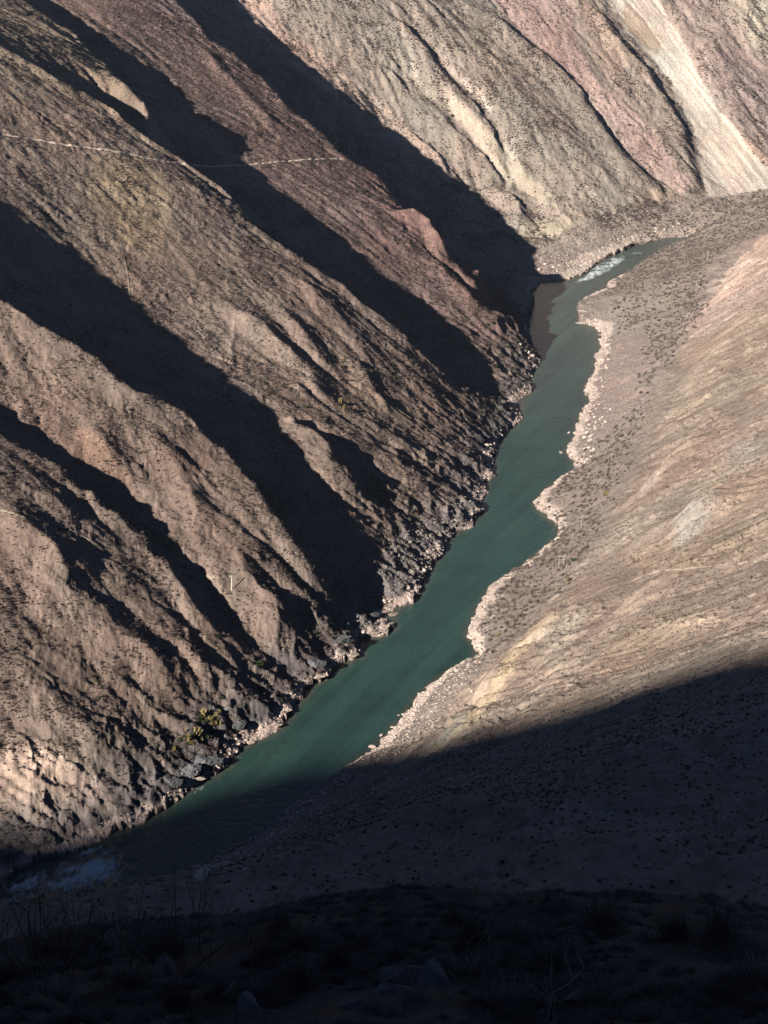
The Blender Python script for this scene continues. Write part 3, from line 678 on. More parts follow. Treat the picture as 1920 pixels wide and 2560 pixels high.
mc=N(nt,'ShaderNodeMix',data_type='RGBA'); L(fr.outputs[0],mc.inputs['Factor']); L(at.outputs['Color'],mc.inputs['A']); mc.inputs['B'].default_value=(.66,.71,.72,1)
L(mc.outputs['Result'],p.inputs['Base Color']); L(bp.outputs[0],p.inputs['Normal'])
rr_=N(nt,'ShaderNodeMapRange'); rr_.inputs['To Min'].default_value=.12; rr_.inputs['To Max'].default_value=.8; L(fr.outputs[0],rr_.inputs['Value']); L(rr_.outputs[0],p.inputs['Roughness'])
p.inputs['IOR'].default_value=1.333
# ---------------------------------------------------------------- ground objects
def struct(o): o['kind']='structure'; return o
ii=(np.arange(nr-1)[:,None]*na+np.arange(na-1)[None]).ravel()
FA=np.stack([ii,ii+1,ii+na+1,ii+na],1)
cz=VZ[FA].max(1); cr_=RA.ravel()[ii]
fi=ii
reg=np.zeros(len(ii),int)  # 1 left wall 2 far wall 3 right wall 4 left bank 5 right bank 6 foreground
lft=FLv['inL'][fi]>.5; rgt=FLv['inR'][fi]>.5; lb_=FLv['inLB'][fi]>.5
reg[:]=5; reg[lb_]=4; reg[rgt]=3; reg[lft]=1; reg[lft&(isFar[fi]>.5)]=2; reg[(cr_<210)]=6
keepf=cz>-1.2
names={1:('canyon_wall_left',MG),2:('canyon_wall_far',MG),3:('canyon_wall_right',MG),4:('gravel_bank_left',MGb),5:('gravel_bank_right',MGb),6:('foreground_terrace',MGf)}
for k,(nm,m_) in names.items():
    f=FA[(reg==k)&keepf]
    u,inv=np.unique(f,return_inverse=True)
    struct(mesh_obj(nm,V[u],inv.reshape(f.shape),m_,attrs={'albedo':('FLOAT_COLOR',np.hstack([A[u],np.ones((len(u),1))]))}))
# river: real ripples, foam where the rapids are
wm_=(VZ[FA].min(1)<.6)&(cr_>380)&((FLv['dLB'][fi]<400))
f=FA[wm_]; u,inv=np.unique(f,return_inverse=True)
wx_,wy_=VX[u],VY[u]; J=PXY[u]; NVo=NV; NV=len(u)
rap=zone([(1505,640),(1560,590),(1640,570),(1650,620),(1580,670),(1500,700),(1440,725),(1400,715),(1470,690)],16)
rap0=zone([(1490,668),(1535,640),(1565,652),(1535,690),(1475,712),(1425,738),(1435,715)],10)
rap2=zone([(-20,2230),(60,2180),(200,2110),(280,2080),(300,2120),(330,2190),(350,2225),(250,2260),(-20,2330)],45)
rap3=zone([(20,2215),(150,2195),(240,2150),(300,2170),(330,2220),(230,2250),(40,2270)],30)
rap4=zone([(200,2140),(270,2085),(290,2100),(230,2150)],8)
rap5=zone([(490,1975),(515,1966),(510,1985),(480,1995)],4)
up=zone([(1350,700),(1560,640),(1740,590),(1740,620),(1560,700),(1440,740),(1350,780)],30)
foam=.14*rap+.22*rap0+.36*rap2+.15*rap3+.12*rap4+.45*rap5+.2*up+.26*fbm((wx_+wy_*.4)/14,(wy_-wx_*.4)/5,4,309)*np.clip(rap+rap2,0,1)
NV=NVo
wz=.05*fbm(wx_/4,wy_/4,3,301)+(rap+rap2)*.55*fbm(wx_/3.2,wy_/5,3,302)
dsh=np.minimum(FLv['dLB'][u],FLv['dRB'][u])
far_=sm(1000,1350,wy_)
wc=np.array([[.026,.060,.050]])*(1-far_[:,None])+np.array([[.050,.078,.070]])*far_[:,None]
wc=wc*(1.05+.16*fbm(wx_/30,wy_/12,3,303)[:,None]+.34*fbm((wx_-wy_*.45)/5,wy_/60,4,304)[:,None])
sh=sm(5,0,dsh)[:,None]; wc=wc*(1-sh*.5)+np.array([[.13,.10,.07]])*sh*.5
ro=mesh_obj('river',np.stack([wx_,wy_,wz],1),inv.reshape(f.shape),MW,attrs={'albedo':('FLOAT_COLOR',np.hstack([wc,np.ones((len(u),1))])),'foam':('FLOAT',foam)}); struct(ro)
ro['label']='green river with white rapids winding between the canyon walls'
MM=ground_mat('mountain_slope'); V_,F_=mountain()
# plain albedo for the mountain behind
struct(mesh_obj('mountain_slope',V_,F_,MM,attrs={'albedo':('FLOAT_COLOR',np.tile([.3,.24,.19,1],(len(V_),1)))}))
log('ground objects')
# ---------------------------------------------------------------- loose rock
def rock_mesh(name,seed,m,sub=2):
    import bmesh
    bm=bmesh.new(); bmesh.ops.create_icosphere(bm,subdivisions=sub,radius=1)
    r=np.random.default_rng(seed); pl=r.normal(size=(9,3)); pl/=np.linalg.norm(pl,axis=1,keepdims=True); dd=r.uniform(.55,.9,9)
    for v in bm.verts:
        c=np.array(v.co)
        for q,d in zip(pl,dd):
            k=c@q
            if k>d: c=c-q*(k-d)
        c=c*np.array([1.15,.9,.62]); v.co=c
    me=bpy.data.meshes.new(name); bm.to_mesh(me); bm.free(); me.materials.append(m); return me
def twig_mesh(name,seed,m,n=70,leaf=False,h=1.0,wdt=1.0,t=.035):
    r=np.random.default_rng(seed); vs=[]; fs=[]
    for i in range(n):
        a=r.uniform(0,2*math.pi); el=r.uniform(.25,1.5); L_=r.uniform(.6,1.0)
        d=np.array([math.cos(a)*math.cos(el)*wdt,math.sin(a)*math.cos(el)*wdt,math.sin(el)*h])*L_
        base_=np.array([r.normal(0,.12),r.normal(0,.12),-.12])
        s=np.cross(d,r.normal(size=3)); s/=np.linalg.norm(s)+1e-6
        if leaf:
            p=base_+d*r.uniform(.5,1.0)**.6; u=r.normal(size=3); u/=np.linalg.norm(u); w_=np.cross(u,s); w_/=np.linalg.norm(w_)+1e-6; q=.16*r.uniform(.6,1.3)
            k=len(vs); vs+=[p-u*q,p+w_*q*.7,p+u*q,p-w_*q*.7]; fs.append((k,k+1,k+2,k+3))
        else:
            mid=base_+d*.5+r.normal(size=3)*.06; tip=base_+d; k=len(vs)
            vs+=[base_-s*t,base_+s*t,mid+s*t*1.1,mid-s*t*1.1,tip+s*t*.5,tip-s*t*.5]; fs+=[(k,k+1,k+2,k+3),(k+3,k+2,k+4,k+5)]
    me=bpy.data.meshes.new(name); me.from_pydata([tuple(map(float,v)) for v in vs],[],fs); me.materials.append(m); return me
def crag_mesh(name,seed,m):
    """jagged block with bedding steps: a cut boulder whose sides are notched by layers"""
    import bmesh
    bm=bmesh.new(); bmesh.ops.create_icosphere(bm,subdivisions=4,radius=1)
    r=np.random.default_rng(seed); pl=r.normal(size=(13,3)); pl/=np.linalg.norm(pl,axis=1,keepdims=True); dd=r.uniform(.5,.88,13)
    C_=np.array([v.co for v in bm.verts])
    for q,d in zip(pl,dd):
        k=C_@q; C_=C_-np.where(k>d,k-d,0)[:,None]*q
    t=C_[:,2]*.85+C_[:,0]*.5; lay=t*4.2+seed; f=lay-np.floor(lay)
    off=_hash(np.floor(lay).astype(int),np.zeros(len(lay),int),seed)
    rad=1+.16*(off-.5)-.14*sm(.8,1,f)+.10*fbm(C_[:,0]*3+seed,C_[:,1]*3+C_[:,2]*2,3,seed)
    crack=np.abs(fbm(C_[:,0]*2.2+seed,C_[:,1]*2.2,2,seed+3)); rad=rad-.16*sm(.07,0,crack)
    C_=C_*rad[:,None]
    for v,c in zip(bm.verts,C_): v.co=c*np.array([1.2,.9,.7])
    me=bpy.data.meshes.new(name); bm.to_mesh(me); bm.free(); me.materials.append(m); return me
TPL={}
def new_obj(name,me,loc,scale=1,rz=0,tilt=0,**props):
    o=bpy.data.objects.new(name,me); COL.objects.link(o); o.location=loc
    o.scale=(scale,)*3 if np.isscalar(scale) else scale; o.rotation_euler=(tilt*math.cos(rz*3),tilt*math.sin(rz*3),rz)
    for k,v in props.items(): o[k]=v
    return o
def gn_scatter(name,pts,sc_,tpl_obj,label,mtl=None):
    n=len(pts)
    me=bpy.data.meshes.new(name); me.vertices.add(n); me.vertices.foreach_set('co',np.asarray(pts,np.float32).ravel())
    at=me.attributes.new('size','FLOAT','POINT'); at.data.foreach_set('value',np.asarray(sc_,np.float32))
    o=bpy.data.objects.new(name,me); COL.objects.link(o); o['kind']='stuff'; o['label']=label
    ng=bpy.data.node_groups.new(name+'_nodes','GeometryNodeTree')
    ng.interface.new_socket('Geometry',in_out='INPUT',socket_type='NodeSocketGeometry'); ng.interface.new_socket('Geometry',in_out='OUTPUT',socket_type='NodeSocketGeometry')
    gi=ng.nodes.new('NodeGroupInput'); go=ng.nodes.new('NodeGroupOutput'); ip=ng.nodes.new('GeometryNodeInstanceOnPoints'); ob=ng.nodes.new('GeometryNodeObjectInfo')
    ob.inputs['Object'].default_value=tpl_obj; ob.inputs['As Instance'].default_value=True
    na_=ng.nodes.new('GeometryNodeInputNamedAttribute'); na_.data_type='FLOAT'; na_.inputs['Name'].default_value='size'
    rv=ng.nodes.new('FunctionNodeRandomValue'); rv.data_type='FLOAT_VECTOR'; rv.inputs[0].default_value=(-.25,-.25,0); rv.inputs[1].default_value=(.25,.25,6.283)
    Lk=ng.links.new; Lk(gi.outputs[0],ip.inputs['Points']); Lk(ob.outputs['Geometry'],ip.inputs['Instance']); Lk(na_.outputs['Attribute'],ip.inputs['Scale']); Lk(rv.outputs[0],ip.inputs['Rotation']); Lk(ip.outputs[0],go.inputs[0])
    md=o.modifiers.new('scatter','NODES'); md.node_group=ng
    return o
# cell areas -> world-even sampling of the built ground, in view only
cell=(RA*np.gradient(rr)[:,None]*np.gradient(az)[None,:]).ravel()
dist=np.sqrt(VX**2+VY**2+(H-VZ)**2)
inview=(PXY[:,0]>-60)&(PXY[:,0]<1980)&(PXY[:,1]>-60)&(PXY[:,1]<2600)&(VZ>.6)
def scatter(n,wgt,smin,smax,sink=.1,pw=2.0):
    w_=np.maximum(wgt,0)*cell*inview; w_=w_/w_.sum()
    cdf=np.cumsum(w_); k=np.minimum(np.searchsorted(cdf,rng.random(n)),NV-1)
    s=smin+(smax-smin)*rng.random(n)**pw
    p=V[k].copy().astype(float); 
    dx=rng.uniform(-.5,.5,n)*1.2; dy=rng.uniform(-.5,.5,n)*1.2; p[:,0]+=dx; p[:,1]+=dy
    p[:,2]=Zfull(p[:,0],p[:,1])-s*sink
    return p,s,k
cl=.5+.9*fbm(VX/26,VY/26,4,401); cl2=.5+1.1*fbm(VX/9,VY/9,3,402)
flat=sm(.45,.7,NZ)
pz=lambda poly,soft=20: zone(poly,soft)
J=PXY+jit
scree=pz([(1512,-20),(1561,75),(1671,203),(1729,318),(1747,405),(1764,480),(1745,525),(1850,510),(1940,500),(1940,450),(1845,333),(1773,231),(1723,136),(1635,-20)],6)
cliffs=np.clip(pz([(1100,200),(1200,295),(1330,440),(1470,560),(1440,575),(1250,435),(1125,285)],8)+pz([(-10,1870),(180,1890),(310,2060),(-10,2080)],10)+pz([(1215,-20),(1498,282),(1700,485),(1735,470),(1550,245),(1420,-20)],8)*.8,0,1)
bare=(1-scree)*(1-.85*cliffs)
# first a few full-size plants, then the scattered ones that copy them
mesh_tuft=twig_mesh('dry_tuft_mesh',1,MTuft,40,False,.75,1.1,.07); mesh_dry=twig_mesh('dry_shrub_mesh',2,MDry,130,False,.95,1.0,.035); mesh_dry2=twig_mesh('dry_shrub_mesh_b',5,MDry,110,False,.8,1.15,.04)
mesh_brush=twig_mesh('dry_brush_mesh',7,MDry,420,False,.8,1.0,.006); mesh_brush2=twig_mesh('dry_brush_mesh_b',8,MBark,380,False,1.1,.8,.006)
mesh_green=twig_mesh('green_bush_mesh',3,MGreen,260,True,.95,1.0); mesh_yel=twig_mesh('straw_clump_mesh',4,MYel,120,False,1.3,.6,.05); mesh_ygreen=twig_mesh('green_bush_mesh_b',6,MGreen,200,True,.7,1.2)
RB_=[rock_mesh('bleached_boulder_mesh_%d'%i,10+i,MBoulder) for i in range(4)]; RG_=[rock_mesh('grey_boulder_mesh_%d'%i,20+i,MGrey) for i in range(3)]; RD_=[rock_mesh('dark_boulder_mesh_%d'%i,30+i,MDark) for i in range(3)]
RT_=rock_mesh('tan_stone_mesh',40,MPink,1); RW_=rock_mesh('pale_stone_mesh',41,MBoulder,1); RGs=rock_mesh('grey_stone_mesh',42,MGrey,1)
t_tuft=new_obj('dry_tuft',mesh_tuft,tuple(hitZ([(640,1250)])[0]),.8,label='small dark tuft of dry grass on the shaded left slope',category='grass tuft')
t_stone_t=new_obj('tan_stone',RT_,tuple(hitZ([(1480,700)])[0]),.8,label='tan angular stone lying on the upstream gravel bank',category='stone')
t_stone_w=new_obj('pale_stone',RW_,tuple(hitZ([(1470,1010)])[0]),.8,label='small bleached stone at the edge of the right gravel bank',category='stone')
t_stone_g=new_obj('grey_stone',RGs,tuple(hitZ([(1560,860)])[0]),.8,label='small grey stone on the rubble of the right bank',category='stone')
# ground cover
wl=isL*(1-isFar)*bare*flat*np.clip(cl2,0,2)*np.clip(cl,.15,1.5)
p,s,k=scatter(int(125000),wl,.35,1.0); gn_scatter('dry_grass_tufts',p,s,t_tuft,'dark dry grass and tufts covering the left slope')
purple=pz([(300,0),(560,0),(650,100),(900,330),(1000,480),(800,500),(470,250),(250,100)],30)
p,s,k=scatter(22000,isL*(1-isFar)*purple*flat,.4,1.1); gn_scatter('dry_grass_tufts',p,s,t_tuft,'dense low tufts on the reddish upper left slope')
wf_=isFar*bare*flat*np.clip(cl,0.05,1.5)*np.clip(cl2,0,2)
p,s,k=scatter(52000,wf_,.45,1.5); gn_scatter('dry_grass_tufts',p,s,t_tuft,'dark dry scrub dotted over the far slope')
wr=isR*flat*(.25+np.clip(cl2,0,2)*np.clip(cl,.1,1.5))*sm(180,300,RA.ravel())
p,s,k=scatter(46000,wr,.25,.7); gn_scatter('dry_grass_tufts',p,s,t_tuft,'small tufts on the tan right slope')
log('tufts')
bench=np.clip(pz([(1600,560),(1940,440),(1940,560),(1780,640),(1740,760),(1560,830),(1520,730),(1560,690)],16)+pz([(1250,1470),(1400,1200),(1480,1120),(1620,1000),(1560,1180),(1440,1420),(1300,1580),(1180,1660),(1190,1600)],16)+pz([(1620,800),(1760,720),(1760,780),(1650,930),(1600,1000)],14),0,1)
t_dry=new_obj('dry_shrub',mesh_dry,tuple(hitZ([(1700,640)])[0]),1.6,label='large grey bare shrub on the upstream shoulder of the right slope',category='shrub')
wb=bench*(1-isL)*np.clip(.6+cl2,0,2); p,s,k=scatter(5500,wb,.7,2.1,.05); gn_scatter('bare_scrub',p,s,t_dry,'grey bare scrub on the bench above the right bank')
wb=isL*flat*bare*np.clip(cl,0,1)**2*np.clip(cl2,0,1); p,s,k=scatter(5000,wb,.6,1.7,.05); gn_scatter('bare_scrub',p,s,t_dry,'scattered bare scrub on the left and far slopes')
wb=pz([(1480,540),(1620,500),(1680,510),(1640,545),(1500,575)],8)+.5*pz([(1310,590),(1420,580),(1400,600),(1300,615)],6); p,s,k=scatter(900,wb,.8,1.8,.05); gn_scatter('bare_scrub',p,s,t_dry,'scrub at the foot of the far slope')
# rubble
barv=(1-isL)*(1-isR)*(VZ>.4)*(VZ<30)
farbar=barv*(FLv['inLB']>.5); rbar=barv*(FLv['inRB']>.5)
upz=sm(2000,1850,PXY[:,1])
p,s,k=scatter(16000,farbar*(VY>1350),.35,1.5,.25,2.5); gn_scatter('river_rubble',p,s,t_stone_t,'tan rubble covering the far gravel bar')
w_=rbar*(pz([(1450,760),(1640,700),(1700,800),(1600,1000),(1540,1150),(1400,1200),(1420,1100),(1480,900)],14)+.25)*(FLv['dRB']<90)
p,s,k=scatter(14000,w_,.3,1.1,.25,2.5); gn_scatter('river_rubble',p,s,t_stone_g,'grey rubble on the right gravel bank')
w_=barv*0+np.clip(bch,0,1)*(bl<22); p,s,k=scatter(8000,w_,.25,1.4,.3,3.0); gn_scatter('bleached_rubble',p,s,t_stone_w,'bleached rubble along both water lines')
w_=pz([(1000,1330),(1100,1290),(1190,1210),(1235,1200),(1200,1300),(1100,1400),(1000,1500),(900,1600),(840,1640),(860,1560),(930,1450)],14)*isL; p,s,k=scatter(2600,w_,.3,1.5,.4,2.8); gn_scatter('river_rubble',p,s,t_stone_g,'grey rubble above the left water line')
w_=pz([(1250,1480),(1130,1640),(1000,1790),(900,1900),(700,2050),(500,2160),(540,2180),(760,2060),(960,1900),(1060,1840),(1180,1700)],12)*(FLv['inRB']>.5); p,s,k=scatter(3500,w_,.25,1.1,.3,3.0); gn_scatter('bleached_rubble',p,s,t_stone_w,'broken pale rock along the lower right bank')
log('rubble')
# individually built things -------------------------------------------------------
def place(px,name,mes,size,label,cat,group=None,sink=.15,asp=None,mat_=None):
    out=[]
    P_=hitZ(px)
    for q,P in enumerate(P_):
        if np.isnan(P[0]): continue
        s=size if np.isscalar(size) else rng.uniform(*size)
        me=mes[q%len(mes)] if isinstance(mes,list) else mes
        o=new_obj(name,me,(P[0],P[1],P[2]-sink*s),s if asp is None else (s*asp[0],s*asp[1],s*asp[2]),rng.uniform(0,6.28),.15,label=label if isinstance(label,str) else label[q],category=cat)
        if group: o['group']=group
        out.append(o)
    return out
def px_pts(n,poly,jw=None,mind=9):
    poly=np.array(poly,float); lo=poly.min(0); hi=poly.max(0); out=[]
    for _ in range(n*60):
        if len(out)>=n: break
        q=lo+(hi-lo)*rng.random(2)
        if inpoly(q[None],poly)[0] and all((q[0]-a)**2+(q[1]-b)**2>mind**2 for a,b in out): out.append(tuple(q))
    return out
place(px_pts(90,[(1560,1560),(1920,1200),(1920,1500),(1750,1620),(1500,1720),(1200,1800),(1260,1700)],mind=20),'dry_shrub',[mesh_dry,mesh_dry2],(.5,1.0),'small dark dry shrub dotted over the lower tan right slope','shrub','dry shrubs on the lower right slope')
place(px_pts(55,[(1440,1400),(1600,1240),(1760,1030),(1920,900),(1920,1200),(1700,1340),(1480,1520)],mind=22),'dry_shrub',[mesh_dry,mesh_dry2],(.5,1.1),'small dark dry shrub on the middle part of the right slope','shrub','dry shrubs on the middle right slope')
place(px_pts(70,[(1250,1470),(1400,1210),(1480,1130),(1600,1000),(1560,1160),(1440,1420),(1300,1560),(1190,1640)],mind=14),'dry_shrub',[mesh_dry,mesh_dry2],(1.0,2.2),'grey bare shrub crowding the bench above the right bank','shrub','bare shrubs on the bench above the right bank')
place(px_pts(60,[(1600,660),(1780,560),(1900,500),(1900,570),(1780,640),(1740,760),(1660,830),(1640,740)],mind=14),'dry_shrub',[mesh_dry,mesh_dry2],(1.2,2.4),'grey bare shrub on the upstream shoulder of the right slope','shrub','bare shrubs on the upstream shoulder')
gb=[((1131,290),2.6,'round green bush in the yellow ravine of the far slope'),((1122,278),1.8,'smaller green bush just above the round one in the far ravine'),((1111,262),1.2,'uppermost of three green bushes beside the yellow far cliff'),((1573,313),2.2,'lone green bush on the pink stripe of the far slope'),((1345,55),1.6,'left of two olive bushes high on the pink far slope'),((1362,58),1.8,'right of two olive bushes high on the pink far slope'),((1693,51),2.0,'olive bush beside the top of the pale scree'),((1700,42),1.6,'small olive bush above its neighbour beside the scree'),((1269,443),1.8,'green bush at the lower end of the far ravine'),((762,1018),2.2,'olive clump beside the straw coloured patch on the left slope'),
 ((650,1661),2.6,'bright green bush in the shaded gully near the left bank'),((545,1590),2.0,'green bush higher up the shaded left gully'),((553,1745),1.6,'small green bush above the rocks of the lower left bank'),((1219,812),2.0,'green bush on the rocky left spur above the bend'),((1232,808),2.2,'larger green bush on the rocky left spur above the bend'),((1268,868),1.9,'green bush clinging to the shaded rock by the bend'),((1258,890),1.5,'small green bush below the shaded rock by the bend'),((1187,925),1.7,'green bush low on the left slope below the bend'),((1240,915),1.8,'green bush above the shaded left bank below the bend'),((995,945),1.6,'green bush at the top of the crags left of the river'),((1205,1030),1.8,'green bush above the left waterline crags'),((1436,1402),2.0,'round green bush beside the double pole on the right slope'),((1410,1322),1.3,'small green bush above the right bank rocks'),((1290,795),1.7,'green bush on the tip of the rocky left spur'),((1128,598),1.6,'green bush on a red rib in the shade of the far left spur'),((1056,600),1.5,'small green bush on the red rib above the shade')]
for (q,s_,lb__) in gb: place([q],'green_bush',[mesh_green,mesh_ygreen],s_*.8,lb__,'bush','green bushes of the canyon',.05)
place(px_pts(26,[(440,1840),(500,1780),(560,1760),(560,1830),(480,1870),(420,1880)],mind=9),'reed_clump',[mesh_yel,mesh_ygreen],(1.2,2.2),'olive and straw reed clump in the bed above the lower left rocks','grass clump','reed bed above the lower left rocks',.05)
yl=[((850,1008),2.6,'straw yellow grass clump on the left slope'),((860,1022),2.2,'lower straw yellow clump on the left slope'),((512,1792),3.2,'tall straw coloured reeds above the lower left rocks'),((528,1805),2.6,'straw coloured reeds right of the tallest clump'),((495,1835),3.0,'olive reeds above the dark layered rock'),((470,1850),2.4,'low olive reeds at the left end of the reed bed'),((1422,1452),1.8,'straw coloured clump below the double pole'),((1398,1475),1.2,'small straw clump near the white rocks'),((1514,1238),2.2,'yellow green clump on the bench above the right bank'),((1246,1590),1.4,'straw clump above the pale point of the right bank')]
for (q,s_,lb__) in yl: place([q],'straw_clump',mesh_yel,s_*1.25,lb__,'grass clump','straw coloured grass clumps',.05)
# boulders
def bank_pts(poly,n,off=(2,14),jx=4):
    poly=np.array(poly,float); d=np.linalg.norm(np.diff(poly,axis=0),axis=1); c=np.concatenate([[0],np.cumsum(d)]); t=np.sort(rng.random(n))*c[-1]
    return np.stack([np.interp(t,c,poly[:,0]),np.interp(t,c,poly[:,1])],1)
q=bank_pts([(1475,1000),(1460,1040),(1445,1090),(1425,1120),(1445,1160)],45)+rng.uniform((4,-6),(60,10),(45,2)); place(q,'boulder',RB_,(.8,1.9),'bleached boulder on the broad right bank in the middle reach','boulder','bleached boulders on the middle right bank')
q=bank_pts([(1450,790),(1500,830),(1500,880),(1480,960)],25)+rng.uniform((2,-6),(34,8),(25,2)); place(q,'boulder',RB_,(.9,2.2),'bleached boulder on the right bank below the rapids','boulder','bleached boulders below the rapids')
q=bank_pts([(1350,690),(1480,655),(1540,620),(1620,596),(1700,580)],45)+rng.uniform((-6,-26),(6,2),(45,2)); place(q,'boulder',RB_,(1.0,2.4),'bleached boulder along the water line of the far gravel bar','boulder','bleached boulders on the far gravel bar')
q=bank_pts([(1195,1635),(1110,1690),(1040,1750),(985,1820),(940,1870)],40)+rng.uniform((2,-6),(24,10),(40,2)); place(q,'boulder',RB_,(.6,1.4),'bleached boulder on the lower right bank above the shade','boulder','bleached boulders on the lower right bank')
q=bank_pts([(860,1925),(760,2005),(660,2080),(560,2150),(480,2190)],40)+rng.uniform((0,-6),(30,14),(40,2)); place(q,'boulder',RB_,(.5,1.3),'pale boulder on the shaded right bank','boulder','boulders on the shaded right bank')
q=bank_pts([(1235,1120),(1215,1180),(1190,1240),(1190,1280),(1130,1330),(1080,1400),(1040,1480)],40)+rng.uniform((-34,-10),(0,4),(40,2)); place(q,'boulder',[RB_[0],RG_[0],RB_[1],RG_[1]],(.8,1.9),'grey or bleached boulder in the rockfall on the left bank','boulder','boulders of the left bank rockfall')
q=[(x,y) for x,y in px_pts(30,[(1020,1340),(1100,1290),(1180,1220),(1190,1290),(1100,1390),(1010,1480)],mind=12)]; place(q,'boulder',RG_,(.9,1.8),'grey boulder higher up the left bank rockfall','boulder','grey boulders of the left bank rockfall')
q=[(1300,860),(1315,868),(1322,880),(1330,888),(1340,893),(1311,878),(1320,895)]; place(q,'boulder',RB_,(1.2,2.2),'pale block on the small rocky point below the bend','boulder','pale blocks on the rocky point below the bend')
def water_rock(px,s,lbl,me,asp=(1.2,.9,.8)):
    P=on_z([px])[0]; o=new_obj('river_boulder',me,(P[0],P[1],.1*s),(s*asp[0],s*asp[1],s*asp[2]),rng.uniform(0,6),.1,label=lbl,category='boulder'); return o
water_rock((1338,917),3.0,'large pale block standing in the water below the bend',RB_[2],(1.5,1.0,.9))
water_rock((1423,1082),1.3,'low rock in the water off the middle right bank',RB_[0])
water_rock((1402,1131),1.5,'pale rock in the water left of the pale right point',RB_[1],(1.5,.9,.5))
water_rock((1330,868),1.2,'small rock in the water off the rocky point',RB_[3])
water_rock((953,1838),1.0,'small pale rock in the water off the lower right bank',RB_[0])
water_rock((931,1868),1.6,'round pale rock in the water at the edge of the shade',RB_[2])
water_rock((980,1818),.8,'small pale rock close to the lower right bank',RB_[3])
water_rock((997,1788),.7,'tiny pale rock off the lower right bank',RB_[1])
water_rock((669,2065),1.9,'dark boulder in the shaded water of the lower river',RD_[0])
water_rock((690,2058),1.0,'small boulder right of the dark boulder in the shaded water',RD_[1])
water_rock((655,2076),.9,'low boulder left of the dark boulder in the shaded water',RD_[2])
# big ledges at the water line
SW_=[crag_mesh('pale_ledge_mesh_%d'%i,70+i,MBoulder) for i in range(4)]; SD_=[crag_mesh('dark_ledge_mesh_%d'%i,80+i,MDark) for i in range(3)]
def ledge(px,s,asp,rz,lbl,me):
    P=hitZ([px])[0]
    if np.isnan(P[0]): return
    new_obj('rock_ledge',me,(P[0],P[1],max(P[2],0)+.1*s),(s*asp[0],s*asp[1],s*asp[2]),rz,.12,label=lbl,category='rock ledge')
for px,s,asp,rz,lb__ in [((1458,779),3.2,(2.4,1,.6),.2,'pale layered ledge on the point below the rapids'),((1460,808),3.0,(2.8,.9,.5),.1,'long low pale ledge under the point below the rapids'),((1475,760),2.6,(2.2,1,.7),.5,'upper pale ledge of the point below the rapids'),
  ((1345,1258),2.4,(1.6,1,.7),.9,'pale ledge at the tip of the right point'),((1362,1272),2.4,(1.7,1,.7),.6,'second pale ledge on the right point'),((1378,1288),2.3,(1.6,1,.7),.3,'third pale ledge on the right point'),((1408,1312),2.2,(2,1,.5),.6,'flat pale slab below the right point'),((1398,1346),1.8,(1.4,1,.7),.8,'small pale slab lower down the right bank'),
  ((1325,1402),2.0,(2,1,.5),.7,'pale slab above the vegetated right bench'),((1285,1438),2.1,(2.4,.9,.4),.6,'long pale slab on the right bank'),((1240,1462),2.3,(2,1,.6),.6,'broad pale slab at the bank corner'),((1205,1522),1.8,(1.3,1,.8),.5,'pale block where the bank turns'),((1200,1550),1.8,(1.7,.9,.6),.5,'pale block above the lower point'),((1178,1596),2.4,(1.8,1,.8),-.4,'pale ledge at the lower right point'),((1200,1614),2.4,(1.9,1,.8),-.4,'second pale ledge of the lower right point'),((1162,1660),1.9,(2,.9,.5),.6,'low pale slab by the small bay'),
  ((1045,1490),2.0,(2,1,.6),.8,'pale ledge under the left rockfall'),((985,1540),2.2,(2.4,1,.5),.6,'pale striped ledge on the left bank'),((930,1582),2.4,(2.6,1,.6),.4,'broad pale ledge at the left bank corner'),((885,1640),2.4,(2.3,1,.6),.6,'pale ledge over dark rock on the left bank'),((800,1692),2.3,(2.4,1,.6),.6,'pale ledge on the dark left bank'),((720,1776),2.0,(1.8,1,.7),.7,'pale ledge above the reed bed bay'),((690,1812),2.2,(2.2,1,.8),.5,'pale block on the lower left bank'),((628,1856),1.9,(1.6,1,.8),.5,'pale squared block at the lower left bank'),((545,1920),2.0,(1.2,1,1),.5,'pale block at the end of the dark layered rock'),((500,1948),2.2,(2,1,.7),.6,'pale ledge below the dark layered rock')]:
    ledge(px,s*.85,(asp[0]*.75,asp[1],max(asp[2],.55)*1.25),rz,lb__,SW_[int(px[0])%4])
# dark layered outcrops on the lower left bank
for px,s,asp,rz,lb__ in [((520,1905),6,(1.5,.8,.8),.5,'big dark layered outcrop on the lower left bank'),((480,1930),5.5,(1.3,.8,.8),.6,'dark outcrop with a pale foot on the lower left bank'),((430,1955),5,(1.2,.8,.8),.4,'dark outcrop at the left end of the rocks'),((600,1815),4,(1.3,.8,.8),.6,'dark outcrop above the squared pale block'),((790,1660),4.5,(1.5,.8,.7),.5,'dark outcrop on the left bank above the pale ledge'),((860,1600),4.5,(1.7,.8,.6),.5,'dark layered outcrop by the left bank corner'),((930,1545),4.5,(1.6,.8,.6),.6,'dark outcrop on the left bank below the rockfall')]:
    ledge(px,s*.8,(asp[0]*.9,asp[1]*1.1,1.15),rz,lb__,SD_[int(px[0])%3])
log('rocks')
